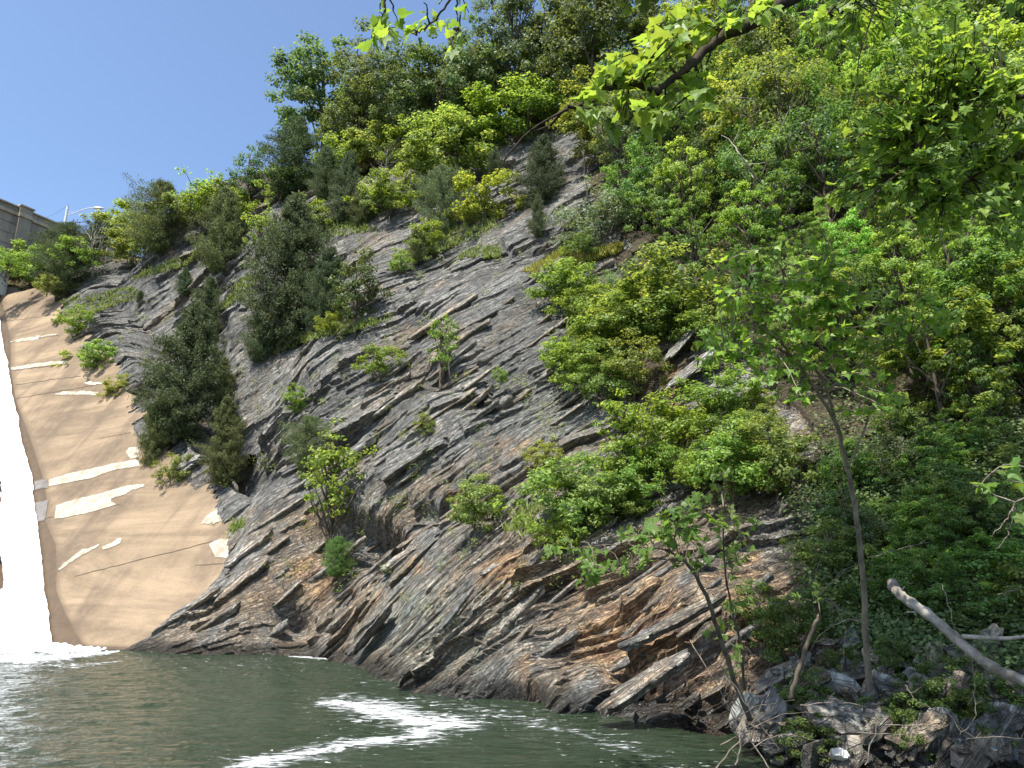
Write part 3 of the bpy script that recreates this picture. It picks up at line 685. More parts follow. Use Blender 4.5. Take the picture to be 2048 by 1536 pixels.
deck = MB(); o = W0 + WD * -60 - WN * 9; o[2] = ZT - 1.6; deck.box(o, WD * 110, WN * 8.0, (0, 0, 0.6)); dk = deck.build('dam_road', M['dam']); tag(dk, 'concrete roadway along the top of the dam', 'road', kind='structure')
# low pale block with dark marks beside the spillway crest
M['paleblock'] = conc2('pale_painted_concrete', (0.42, 0.46, 0.48), (0.60, 0.63, 0.63), (0.3, 0.33, 0.35))
pb0 = P(14, 574, 108.5)
blk = empty('abutment_block', pb0, 'pale grey concrete block with dark scrawled marks at the top edge of the spillway', 'concrete block')
d1 = P(-70, 578, 102.0) - pb0; d1[2] = 0; d1n = d1 / np.linalg.norm(d1); d2n = np.array([-d1n[1], d1n[0], 0]); 
if d2n[1] < 0: d2n = -d2n
mb = MB(); mb.box((0, 0, -1.5), d1n * 9, d2n * 3, (0, 0, 3.9)); mb.build('block_body', M['paleblock'], blk)
mb = MB(); mb.box(-d1n * .3 - d2n * .3 + np.array([0, 0, 2.4]), d1n * 9.6, d2n * 3.6, (0, 0, 0.55)); mb.build('block_cap', M['dam2'], blk)
M['ink'] = simple_mat('dark_spray_paint', (0.05, 0.07, 0.09), (0.10, 0.12, 0.14), 5)
for i in range(16):
    s = rng.uniform(0.3, 1.9); z = rng.uniform(-0.2, 1.9); o = d1n * s - d2n * 0.02 + np.array([0, 0, z])
    pts = [o + d1n * rng.uniform(-.2, .2) + np.array([0, 0, rng.uniform(-.22, .22)]) for _ in range(4)]; mb = MB(); mb.tube(polysm(pts, 3), 0.035, 4); mb.build('scrawl', M['ink'], blk)
M['metal'] = simple_mat('galvanised_steel', (0.45, 0.46, 0.47), (0.62, 0.63, 0.64), 2, 0.45, 0.5)
M['darkmetal'] = simple_mat('dark_steel', (0.12, 0.12, 0.12), (0.2, 0.2, 0.2), 2, 0.5, 0.4)
lb = P(128, 455, 131.0); lt = P(137, 405, 131.0); lt_ = np.array([lb[0], lb[1], lt[2]]); 
lamp = empty('street_lamp', (lb[0], lb[1], ZT - 1.0), 'grey street lamp with a long curved arm standing on the dam crest', 'street lamp')
mb = MB(); o = np.array(lamp.location); mb.tube([np.zeros(3), (lt_ - o)], [0.26, 0.20], 10); mb.build('pole', M['metal'], lamp)
# arm pushed off towards the right of the photograph
side = np.array([0.97, 0.25, 0]); jz = P(136, 428, 131)[2]; hz = P(178, 403, 131)[2]; L = (181 - 136) / F * 131
a0_ = np.array([lb[0], lb[1], jz]) - o; a1_ = np.array([lb[0], lb[1], hz]) + side * L - o
am = polysm([a0_, a0_ * .6 + a1_ * .4 + np.array([0, 0, .12]), a0_ * .25 + a1_ * .75 + np.array([0, 0, .22]), a1_], 5)
mb = MB(); mb.tube(am, 0.075, 6); mb.build('arm', M['metal'], lamp)
mb = MB(); mb.tube([a0_ + [0, 0, 1.0], a0_ * .7 + a1_ * .3 + [0, 0, .14]], 0.03, 5); mb.build('brace', M['metal'], lamp)
mb = MB(); hl = np.linspace(-.1, 1.9, 9); mb.tube([a1_ + side * x + np.array([0, 0, 0.05 * x]) for x in hl], 0.05 + 0.26 * np.sin(np.clip((hl + .1) / 2, 0, 1) * np.pi) ** .7, 10)
mb.build('lamp_head', M['metal'], lamp)
pyb = P(150, 462, 190.0); py = empty('pylon', (pyb[0], pyb[1], 40), 'faint lattice power pylon beyond the dam crest', 'pylon'); po = np.array(py.location)
ph = P(150, 437, 190)[2]
mb = MB()
for sx_, sy_ in ((-1, -1), (1, -1), (1, 1), (-1, 1)):
    mb.tube([(sx_ * 1.6, sy_ * 1.6, 0), (sx_ * .5, sy_ * .5, ph - 40)], 0.09, 4)
zs = np.linspace(2, ph - 41, 10)
for za, zb in zip(zs[:-1], zs[1:]):
    f_ = lambda z: 1.6 - 1.1 * z / (ph - 40)
    for s in (-1, 1): mb.tube([(-f_(za), s * f_(za), za), (f_(zb), s * f_(zb), zb)], 0.05, 4); mb.tube([(f_(za), s * f_(za), za), (-f_(zb), s * f_(zb), zb)], 0.05, 4)
mb.build('mast', M['darkmetal'], py)
mb = MB(); mb.tube([(-3.6, 0, ph - 41), (3.6, 0, ph - 40.4)], 0.12, 4); mb.tube([(-3.2, 0, ph - 44), (3.2, 0, ph - 43.6)], 0.10, 4); mb.build('crossarm', M['darkmetal'], py)
mb = MB(); mb.tube(wobble(P(92, 434, 150), P(137, 408, 131), 12, 0, 0.02), 0.022, 4); wr = mb.build('power_line', M['darkmetal']); tag(wr, 'thin dark wire sagging to the street lamp from the left', 'wire')
mb = MB(); mb.tube(wobble(P(100, 448, 150), P(160, 436, 190), 12, 0, 0.02), 0.03, 4); mb.tube(wobble(P(132, 450, 150), P(165, 470, 120), 8, 0, 0.02), 0.03, 4); wr = mb.build('power_line', M['darkmetal']); tag(wr, 'pair of faint wires low over the dam near the pylon', 'wire')

# ------------------------------------------------------------------ vegetation prototypes
def leaf_quads(c, nrm, size, asp=0.6, fold=0.0, droop=None):
    """diamond leaves at c (Nx3) with normal nrm and random roll"""
    n = len(c); nrm = nrm / (np.linalg.norm(nrm, axis=1)[:, None] + 1e-9)
    r = rng.normal(0, 1, (n, 3)); a = np.cross(nrm, r); a /= np.linalg.norm(a, axis=1)[:, None] + 1e-9
    if droop is not None:
        a = a + droop; a /= np.linalg.norm(a, axis=1)[:, None]
    b = np.cross(nrm, a); s = np.asarray(size).reshape(-1, 1) * np.ones((n, 1))
    v = np.stack([c - a * s * .5, c + b * s * asp * .5, c + a * s * .5 , c - b * s * asp * .5], 1)
    f = np.arange(n * 4).reshape(n, 4); return v.reshape(-1, 3), f
def rdir(n):
    d = rng.normal(0, 1, (n, 3)); return d / np.linalg.norm(d, axis=1)[:, None]
def proto_broad(h, wd, ncl, nper, leaf, base=0.3, lobes=5, clr=0.16, flat=0.6, asp=0.62, nlimb=14, bark='bark', shape=1.0, upb=0.6):
    """returns (crown mesh verts/faces, wood MB); tree of height h and crown width wd"""
    cz = h * (base + 1) / 2; rz = h * (1 - base) / 2; rx = wd / 2
    lob = rdir(lobes * 3)[:lobes * 2]; cen = []
    while len(cen) < ncl:
        d = rdir(1)[0]; rr = rng.random() ** 0.42 * (1.28 if rng.random() < .16 else 1.0)
        bump_ = 0.72 + 0.38 * max(0, np.max(lob @ d)) ** 3
        q = d * rr * bump_ * np.array([rx, rx, rz]); zrel = q[2] / rz
        q[:2] *= (1 - 0.35 * max(0, zrel) ** 2 * shape)
        if q[2] > -rz * 0.95: cen.append(q + np.array([0, 0, cz]))
    cen = np.array(cen); V = []; 
    tot = 0; vs_ = []; ns_ = []; ss_ = []
    for c in cen:
        rk = rng.uniform(0.35, 1.35); n = int(nper * (.25 + rk * rk * .85)); r = clr * wd * (.3 + rk * .75)
        d = rdir(n); rad = r * rng.random(n)[:, None] ** 0.5
        p = c + d * rad * np.array([1, 1, flat]); out = (c - np.array([0, 0, cz])); out = out / (np.linalg.norm(out) + 1e-6)
        nn = d * 0.6 + out * 0.55 + np.array([0, 0, upb]) + rng.normal(0, 0.42, (n, 3))
        vs_.append(p); ns_.append(nn); ss_.append(leaf * rng.uniform(0.6, 1.35, n))
    v, f = leaf_quads(np.vstack(vs_), np.vstack(ns_), np.concatenate(ss_), asp)
    mb = MB(); tp = wobble((0, 0, -0.5), (rng.normal(0, .02 * h), rng.normal(0, .02 * h), h * 0.82), 10, 0.03); r0 = h * 0.016 + 0.01
    mb.tube(tp, np.linspace(r0, r0 * 0.25, 10), 7, 0.1)
    for c in cen[rng.choice(len(cen), min(nlimb, len(cen)), False)]:
        z = np.clip(c[2] - rng.uniform(.1, .3) * h, h * base * 0.6, h * .75); k = int(np.clip(z / (h * .82) * 9, 1, 8))
        mb.tube(wobble(tp[k], c, 6, 0.07), np.linspace(r0 * 0.45, r0 * 0.1, 6), 5)
    return (v, f), mb
def proto_juniper(h, wd, nb_, nper, leaf, ragged=0.25, round_=0.0):
    vs_ = []; ns_ = []; mb = MB(); tp = wobble((0, 0, -0.4), (0, 0, h * 0.95), 8, 0.015); r0 = h * 0.014 + .01
    mb.tube(tp, np.linspace(r0, r0 * .2, 8), 6)
    prof = lambda z: (np.minimum(1.0, (1 - z) * (1.55 + round_) + 0.03) ** (0.8)) * np.minimum(1.0, 0.55 + z * 2.5)
    for i in range(nb_):
        z = rng.random() ** 1.15 * 0.98; az = rng.uniform(0, 2 * np.pi)
        rr = wd / 2 * prof(z) * rng.uniform(1 - ragged * 1.6, 1 + ragged * .5) * (0.78 + 0.42 * vn(np.array(az * 1.3), np.array(z * 6), 5))
        d = np.array([math.cos(az), math.sin(az), 0]); up = rng.uniform(0.15, 0.75)
        p0 = np.array([0, 0, z * h * 0.92]); p1 = p0 + d * rr + np.array([0, 0, rr * up * .55])
        tpos = rng.random(nper) ** 0.55; spread = 0.022 * wd + 0.13 * rr * (1.08 - tpos)
        pts = p0 + (p1 - p0) * tpos[:, None] + rng.normal(0, 1, (nper, 3)) * spread[:, None] * .8
        vs_.append(pts); ns_.append(rdir(nper) + 0.3 * d + np.array([0, 0, .3]))
        if i % 2 == 0: mb.tube([p0, p1], [r0 * .3, r0 * .08], 4)
    c = np.vstack(vs_); n = len(c)
    v, f = leaf_quads(c, np.vstack(ns_), leaf * rng.uniform(.6, 1.4, n), 0.24, droop=np.array([0, 0, 0.9]))
    return (v, f), mb
PROTO = {}
def reg(name, h, res, leafm, barkm='bark', rootname='tree', crown='crown', trunk='trunk'):
    (v, f), mb = res
    cm = mesh_np(name + '_crown', v, f, [M[leafm]], False)
    tm = mesh_np(name + '_trunk', np.vstack(mb.v), [np.vstack(mb.f4)] + ([np.vstack(mb.f3)] if mb.f3 else []), [M[barkm]], True)
    PROTO[name] = (h, cm, tm, rootname, crown, trunk)
for i in range(4): reg('big%d' % i, 12, proto_broad(12, 8.0 + i * 0.6, 110, 125, 0.25, 0.10, 6, 0.10), 'broad', rootname='broadleaf_tree')
for i in range(4): reg('wood%d' % i, 9, proto_broad(9, 6.8, 80, 150, 0.22, 0.02, 6, 0.088 + .008 * i, upb=.9, flat=.5), 'lush', rootname='broadleaf_tree')
for i in range(3): reg('tall%d' % i, 12, proto_broad(12, 6.6 + .5 * i, 88, 150, 0.19, 0.16, 7, 0.078, nlimb=45, flat=.55, upb=.7), ('lush', 'broad', 'lush')[i], rootname='broadleaf_tree')
reg('open0', 12, proto_broad(12, 7.5, 85, 85, 0.23, 0.25, 6, 0.10, nlimb=40), 'broad', rootname='broadleaf_tree')
reg('open1', 12, proto_broad(12, 7, 85, 85, 0.23, 0.22, 6, 0.10, nlimb=40), 'grey_leaf', rootname='broadleaf_tree')
for i in range(3): reg('bush%d' % i, 2.5, proto_broad(2.5, 3.1, 62, 95, 0.115, -0.05, 5, 0.105, upb=.9), 'lush', rootname='shrub', crown='foliage', trunk='stem')
reg('greybush', 3, proto_broad(3, 3.6, 80, 60, 0.11, -0.05, 5, 0.12), 'grey_leaf', rootname='shrub', crown='foliage', trunk='stem')
reg('sap0', 5, proto_broad(5, 2.9, 60, 32, 0.155, 0.22, 5, 0.12, nlimb=40), 'lush', rootname='sapling', crown='foliage', trunk='stem')
reg('sap1', 4, proto_broad(4, 1.9, 46, 55, 0.125, 0.16, 5, 0.14, nlimb=25), 'lush', rootname='sapling', crown='foliage', trunk='stem')
reg('sap2', 5, proto_broad(5, 3.2, 55, 60, 0.17, 0.04, 5, 0.14, shape=1.4, nlimb=20), 'broad', rootname='sapling', crown='foliage', trunk='stem')
for i in range(3): reg('jun%d' % i, 8, proto_juniper(8, 4.1 + .4 * i, 260, 170, 0.17, 0.28 + .05 * i), 'juniper', rootname='juniper', crown='foliage')
reg('jround', 5, proto_juniper(5, 3.8, 190, 190, 0.12, 0.34, 1.5), 'juniper', rootname='juniper', crown='foliage')
reg('spruce', 6, proto_juniper(6, 3.4, 260, 40, 0.22, 0.35), 'broad', rootname='conifer', crown='foliage')

def plant(kind, loc, hgt, wx=1.0, tint=(1, 1, 1), label=None, cat='tree', group=None, name=None):
    h, cm, tm, rn, cn, tn = PROTO[kind]
    s = hgt / h; r = empty(name or rn, loc, label, cat, group)
    r.rotation_euler = (rng.normal(0, .03), rng.normal(0, .03), rng.uniform(0, 6.28)); r.scale = (s * wx, s * wx, s)
    c = obj(cn, cm, r); c.color = (*tint, 1)
    obj(tn, tm, r); return r
def pv(kind, u, v, hpx, wx=1.0, tint=(1, 1, 1), label=None, cat='tree', group=None, name=None, sink=0.15):
    p, t = ghit(u, v)
    if p is None:
        print('no ground at', u, v); return None
    wx *= 1.1 if kind[:3] in ('bus', 'big', 'ope') else .88 if kind[:3] == 'jun' else 1.0
    hm = hpx / F * t * (1.2 if kind[:3] in ('big', 'ope', 'woo') else 1.3 if kind[:3] in ('bus', 'gre') else 1.12)
    return plant(kind, (p[0], p[1], p[2] - sink - 0.25), hm, wx, tint, label, cat, group, name)
DK = (0.8, 0.85, 0.85); YG = (1.08, 1.12, 0.7); OL = (1.35, 1.2, 1.0); BR = (.92, 1.05, .8); N_ = (1, 1, 1); BL = (0.75, 0.95, 1.15)
J = 'juniper'
items = [
 ('jun0', 352, 862, 285, 1.25, N_, 'largest dark juniper beside the right edge of the spillway', J), ('jun1', 305, 925, 150, .95, OL, 'olive green juniper at the rock foot overhanging the spillway edge', J),
 ('jun2', 408, 705, 165, 1.0, N_, 'narrow juniper just above and right of the largest juniper by the spillway', J), ('jun0', 449, 955, 175, 1.15, OL, 'bushy lone juniper on bare slate, below right of the largest juniper', J),
 ('jun1', 560, 690, 330, 1.15, N_, 'tallest dark juniper in the middle of the rock slope', J), ('jun2', 518, 715, 130, 1.1, N_, 'low juniper tucked against the lower left of the tallest juniper', J),
 ('jun0', 642, 655, 180, 1.1, DK, 'dark juniper just right of the tallest juniper on the slope', J), ('jun1', 588, 385, 175, 1.55, DK, 'broad dark juniper against the sky below the ridge trees', J),
 ('jun2', 648, 392, 110, 1.2, N_, 'small juniper at the right foot of the broad skyline juniper', J), ('jun0', 685, 440, 160, .95, N_, 'slim juniper above the smooth purple slab', J),
 ('jun1', 722, 445, 85, 1.2, OL, 'short juniper bush at the top edge of the purple slab', J), ('jun2', 440, 540, 185, 1.15, OL, 'grey brown juniper left of the tallest juniper, upper slope', J),
 ('jround', 312, 498, 145, 1.15, OL, 'rounded olive juniper against the sky on the left shoulder', J), ('jround', 132, 586, 118, 1.25, N_, 'rounded dark juniper at the top right corner of the spillway', J),
 ('jun0', 368, 585, 62, 1.2, DK, 'small dark juniper on the grassy slate ledge at upper left', J), ('jround', 882, 462, 150, .85, (1.6, 1.5, 1.5), 'grey green oval juniper in the upper middle of the slope', J),
 ('jun1', 1085, 408, 165, 1.25, DK, 'thick dark juniper on the upper right edge of the bare rock', J), ('jun2', 1076, 465, 90, .95, N_, 'small juniper standing directly below the thick upper right juniper', J),
 ('jun0', 1262, 590, 95, 1.1, N_, 'small juniper beside the patch of yellow grass', J), ('jround', 612, 925, 105, 1.15, (1.5, 1.5, 1.5), 'grey green juniper bush left of the yellow green sapling', J),
 ('jround', 672, 1138, 75, 1.1, (1.3, 1.7, 1.0), 'small dense green juniper in the hollow under the yellow green sapling', J), ('jun1', 440, 800, 95, 1.2, OL, 'scruffy juniper above the bushy lone juniper', J),
 ('spruce', 30, 548, 78, 1.1, N_, 'small dark conifer in front of the dam wall', 'conifer'), ('jround', 190, 495, 62, 1.2, N_, 'dark juniper bush right of the dam wall under the lamp', J),
 ('jun2', 835, 515, 75, 1.1, OL, 'little olive juniper left of the grey green oval juniper', J), ('jun2', 280, 600, 26, 1.5, DK, 'tiny dark juniper tuft on the rock above the spillway', J),
 ('jun2', 990, 345, 60, 1.2, N_, 'small juniper high on the slope near the ridge grass', J), ('jround', 95, 545, 90, 1.0, N_, 'dark juniper between the dam wall and the spillway corner', J),
 # bright shrubs and saplings
 ('bush0', 192, 735, 52, 1.0, BR, 'bright green shrub on the rock lip beside the spillway', 'shrub'), ('bush1', 150, 742, 40, 1.1, OL, 'low ragged shrub at the spillway edge below the bright shrub', 'shrub'),
 ('bush2', 155, 665, 40, 1.1, BR, 'upper of the green shrubs along the spillway edge', 'shrub'), ('bush0', 122, 650, 30, .8, N_, 'tiny shrub right at the spillway edge near its top', 'shrub'),
 ('bush1', 350, 965, 58, .9, N_, 'small leafy shrub between two junipers at the spillway edge', 'shrub'), ('bush2', 232, 790, 36, 1.1, OL, 'thin shrub at the spillway edge left of the largest juniper', 'shrub'),
 ('sap0', 660, 1085, 240, .95, YG, 'airy yellow green sapling growing from the rusty hollow', 'sapling'), ('sap2', 712, 650, 160, .95, DK, 'dark green leafy sapling right of the tallest juniper', 'sapling'),
 ('bush1', 762, 748, 58, 1.0, BR, 'small bright shrub on slate left of the slender grey green tree', 'shrub'), ('sap1', 882, 755, 140, 1.0, (1.0, 1.15, 1.1), 'slender small tree standing alone on the dark slate', 'tree'),
 ('bush2', 590, 812, 38, .9, BR, 'tiny green shrub alone on the left middle slate', 'shrub'), ('bush0', 950, 1045, 90, .85, N_, 'glossy green shrub on the rock left of the big bright bushes', 'shrub'),
 ('bush1', 1130, 1065, 135, 1.0, BR, 'largest bright green bush on the lower rock ledge', 'shrub'), ('bush2', 1200, 1035, 110, .9, N_, 'darker green bush right behind the largest ledge bush', 'shrub'),
 ('bush0', 1118, 1100, 70, .85, YG, 'low yellow green bush at the foot of the largest ledge bush', 'shrub'), ('sap1', 1245, 985, 215, 1.15, YG, 'upright bright yellow green sapling above the ledge bushes', 'sapling'),
 ('bush0', 1185, 640, 75, 1.1, BR, 'yellowish shrub at the right edge of the slate below the grass patch', 'shrub'), ('bush1', 1175, 760, 80, 1.1, BR, 'loose bright shrub at the right edge of the slate, mid height', 'shrub'),
 ('bush2', 1225, 720, 110, 1.0, N_, 'green shrub behind the loose bright shrub', 'shrub'), ('bush0', 1290, 690, 130, 1.1, BR, 'big bright shrub above the orange rock slab', 'shrub'),
 ('bush1', 1340, 640, 130, 1.1, N_, 'tall green shrub at the wood edge above the orange rock slab', 'shrub'), ('bush2', 1270, 780, 90, 1.0, N_, 'green shrub directly left of the orange rock slab', 'shrub'),
 ('greybush', 1205, 490, 115, 1.1, N_, 'large silvery grey green shrub above the yellow grass patch', 'shrub'), ('bush0', 1165, 520, 55, .9, DK, 'dark green shrub at the left foot of the silvery shrub', 'shrub'),
 ('bush1', 972, 440, 90, 1.0, (1.15, 1.1, .7), 'yellow tinged shrub on the upper slate', 'shrub'), ('bush2', 850, 500, 55, .95, BR, 'bright shrub below the grey green oval juniper', 'shrub'),
 ('bush0', 802, 540, 45, .7, BR, 'narrow light shrub at the right edge of the purple slab', 'shrub'), ('bush1', 780, 425, 70, 1.2, BR, 'bright green shrub above the purple slab', 'shrub'),
 ('bush2', 740, 425, 55, .9, N_, 'green shrub left of the bright one above the purple slab', 'shrub'), ('bush2', 915, 360, 100, 1.1, N_, 'loose green shrub on the upper middle slope', 'shrub'),
 ('bush0', 845, 370, 70, 1.1, N_, 'green shrub beside the dry ridge grass', 'shrub'), ('sap0', 510, 520, 130, .9, YG, 'yellow green sapling in front of the tallest juniper', 'sapling'),
 ('sap0', 405, 465, 135, 1.15, BR, 'light green young tree on the skyline left of the tallest juniper', 'sapling'), ('sap2', 497, 405, 120, .95, BL, 'bluish green small tree alone on the skyline', 'tree'),
 ('bush0', 60, 572, 85, 1.1, BR, 'bright green bush between the dam wall and the spillway corner', 'shrub'), ('bush1', 235, 490, 60, 1.2, N_, 'green bush on the skyline right of the street lamp', 'shrub'),
 ('bush2', 265, 470, 55, 1.2, YG, 'yellow green bush on the skyline left shoulder', 'shrub'), ('bush0', 620, 470, 70, .9, BR, 'pale green shrub between the tall juniper and the slim juniper', 'shrub'),
 ('bush1', 1350, 900, 110, 1.0, YG, 'yellow green bush on the right side rock ledge', 'shrub'), ('bush2', 1440, 840, 100, 1.0, BR, 'bright bush above the tilted rock slabs on the right', 'shrub'),
 ('bush0', 1465, 985, 120, .95, BR, 'green bush between rock slabs right of the ledge bushes', 'shrub'), ('bush1', 1300, 950, 70, 1.1, BR, 'low bush right of the upright bright sapling', 'shrub'),
 ('bush2', 1550, 960, 110, 1.0, N_, 'green bush at the wood edge on the lower right rock', 'shrub'), ('bush0', 1390, 960, 60, 1.0, YG, 'small yellow green bush on the pale tilted slab', 'shrub'),
 ('bush1', 1000, 755, 28, .7, BR, 'tiny green shrub in the middle of the slate face', 'shrub'), ('bush2', 850, 858, 32, .9, N_, 'small low shrub on the middle slate below the slender tree', 'shrub'),
 ('bush0', 1090, 930, 55, .9, OL, 'straggly shrub on the rock above the largest ledge bush', 'shrub'), ('bush1', 660, 660, 40, 1.0, YG, 'small yellowish shrub below the dark juniper on the slope', 'shrub'),
 # ridge trees
 ('big0', 640, 330, 240, 1.05, (.95, 1.05, 1.15), 'leftmost large rounded tree on the ridge', 'tree'), ('open0', 725, 320, 230, 1.0, (.95, 1.0, 1.0), 'second ridge tree from the left, sky showing through it', 'tree'),
 ('big1', 690, 335, 150, 1.1, N_, 'dense lower tree between the two leftmost ridge trees', 'tree'), ('big2', 795, 315, 215, .9, N_, 'third tall ridge tree from the left', 'tree'),
 ('big3', 860, 305, 225, .9, (1.0, 1.05, 1.0), 'ridge tree standing under the hanging sycamore twigs', 'tree'), ('open1', 915, 300, 210, .9, N_, 'greyish open crowned tree in the middle of the ridge', 'tree'),
 ('big0', 940, 290, 260, .8, (1, 1.05, 1.05), 'tall narrow tree right of the greyish ridge tree', 'tree'), ('open1', 1030, 265, 300, .75, (.9, .95, .95), 'tallest grey green tree of the ridge, reaching the picture top', 'tree'),
 ('big2', 1090, 255, 290, .8, (1.0, 1.0, 1.0), 'dark tall ridge tree right of the tallest grey green one', 'tree'), ('wood1', 1100, 235, 190, .9, YG, 'bright yellow green tree on the right end of the ridge', 'tree'),
 ('big3', 1180, 225, 270, .85, (1.0, 1.0, .9), 'big tree where the ridge meets the right hand wood', 'tree'), ('wood0', 1160, 200, 170, 1.0, BR, 'light green tree above the dry top ledge', 'tree'),
 ('bush1', 745, 330, 62, 1.4, N_, 'leftmost shrub in the green row under the ridge trees', 'shrub'), ('bush2', 830, 322, 62, 1.4, BR, 'second shrub from the left in the row under the ridge trees', 'shrub'),
 ('bush0', 905, 312, 72, 1.4, N_, 'third shrub from the left in the row under the ridge trees', 'shrub'), ('bush1', 960, 298, 85, 1.3, YG, 'yellow green shrub in the row under the ridge trees', 'shrub'),
 ('bush2', 1030, 280, 85, 1.4, BR, 'bright shrub at the right of the row under the ridge trees', 'shrub'), ('bush0', 1095, 255, 80, 1.3, BR, 'rightmost shrub of the row on the ridge edge', 'shrub'),
 ('wood2', 560, 400, 80, 1.3, N_, 'low green tree left of the broad skyline juniper', 'tree'), ('bush2', 690, 350, 70, 1.2, BR, 'bright shrub left of the dry ridge grass', 'shrub'),
 ('bush0', 455, 440, 60, 1.4, BR, 'light green shrub on the skyline between young trees', 'shrub'), ('bush1', 350, 455, 60, 1.3, N_, 'green shrub on the skyline right of the rounded olive juniper', 'shrub'),
 ('big1', 770, 300, 150, 1.1, N_, 'low dense tree filling the gap in the left ridge trees', 'tree'), ('big0', 980, 275, 180, 1.1, N_, 'low dense tree filling the middle of the ridge', 'tree'),
]
def at_dam(k, u, v, t, h, wx, ti, lab, cat):
    p = P(u, v, t); plant(k, (p[0], p[1], p[2] - .4), h / F * t, wx, ti, lab, cat)
tc0 = float(sphit(40, 578)[1]); print('crest t', tc0); nearby = {(30, 548): tc0 + 4, (95, 545): tc0 + 3, (60, 572): tc0 + 2, (190, 495): 106}
for it in items:
    k, u, v, h, wx, ti, lab, cat = it
    if (u, v) in nearby: at_dam(k, u, v, nearby[(u, v)], h * 1.15, wx, ti, lab, cat)
    else: pv(k, u, v, h, wx, ti, lab, cat)
at_dam('bush1', 12, 545, 100, 60, 1.2, BR, 'bright green bush at the far left edge under the dam wall', 'shrub')
at_dam('jround', 130, 500, 103, 70, 1.3, N_, 'olive juniper crowding the foot of the dam wall below the lamp', 'juniper')
at_dam('bush2', 150, 530, 98, 60, 1.3, BR, 'light green shrub behind the juniper at the spillway corner', 'shrub')
at_dam('bush2', 268, 512, 101, 70, 1.5, N_, 'green shrub filling the low skyline dip right of the dead tree', 'shrub')
at_dam('wood1', 300, 500, 104, 80, 1.2, N_, 'low green tree behind the rounded olive juniper on the left skyline', 'tree')
at_dam('bush0', 95, 580, 96, 40, 1.3, N_, 'low green shrub on the spillway crest corner', 'shrub')
bank_px = [(-60, 590, 95), (20, 580, 95), (110, 588, 94), (180, 560, 93), (-60, 540, 101), (20, 535, 101), (110, 530, 101), (180, 500, 101), (-60, 520, 103), (20, 515, 104), (110, 505, 106), (200, 480, 108)]
tc_ = float(sphit(40, 578)[1]); bv_ = np.array([P(q[0], q[1] - (12 if i < 4 else 0), tc_ + (2, 5, 8)[i // 4]) for i, q in enumerate(bank_px)]); bf = np.array([[0, 1, 5, 4], [1, 2, 6, 5], [2, 3, 7, 6], [4, 5, 9, 8], [5, 6, 10, 9], [6, 7, 11, 10]])
bk = obj('earth_bank', mesh_np('earth_bank', bv_ - [0, 0, .5], bf, [M['soil']], True)); tag(bk, 'earth bank between the dam wall and the spillway crest', 'bank', kind='structure')
# dense belt of shrubs between bare slate and wood
BELT = [(1120, 560), (1250, 530), (1380, 620), (1520, 700), (1650, 850), (1660, 1000), (1580, 1010), (1500, 960), (1400, 970), (1300, 1010), (1180, 1040), (1060, 1090), (1050, 1040), (1180, 930), (1290, 850), (1300, 720), (1240, 800), (1160, 800), (1110, 740)]
bl = 0
while bl < 28:
    u, v = rng.uniform(1040, 1670), rng.uniform(540, 1100)
    if not inpoly(np.array(u), np.array(v), BELT): continue
    if 1300 < u < 1420 and 700 < v < 820: continue
    tone_w, ti = [('yellow green', (1.02, 1.08, .75)), ('bright green', (.88, 1.02, .8)), ('dull green', (.85, .9, .9))][rng.integers(3)]
    pl = 'above the orange slab' if v < 700 else 'left of the orange slab' if u < 1310 and v < 850 else 'below the orange slab' if u < 1450 else 'left of the leaning sycamore'
    pv(['bush0', 'bush1', 'bush2', 'bush1', 'greybush'][rng.integers(5)], u, v, rng.uniform(38, 85), rng.uniform(.9, 1.3), ti, '%s shrub in the thick belt %s' % (tone_w, pl), 'shrub', '%s belt shrubs %s' % (tone_w, pl)); bl += 1
# the wood on the right-hand slope: individual trees and shrubs
wl = {'a': ('leafy green tree in the sunlit wood on the upper right slope', 'trees in the sunlit upper wood'),
      'b': ('yellow green tree in the dense wood on the middle right slope', 'trees in the wood on the middle slope'),
      'c': ('leafy shrub in the undergrowth of the lower right slope', 'shrubs of the lower right undergrowth')}
spots = []
for v0 in range(40, 1260, 70):
    for u0 in range(1140, 2200, 86):
        spots.append((u0 + rng.uniform(-30, 30), v0 + rng.uniform(-24, 24)))
WOODL = np.array([(1250, -50), (1230, 100), (1200, 200), (1190, 300), (1240, 420), (1290, 520), (1340, 600), (1440, 690), (1560, 760), (1650, 850), (1680, 950), (1690, 1050), (1650, 1150), (1760, 1250), (1900, 1300)], float)
spots += [(u0 + rng.uniform(-25, 25), v0 + rng.uniform(-20, 20)) for v0 in (-160, -90, -30) for u0 in range(1180, 2200, 80)]
cnt = 0
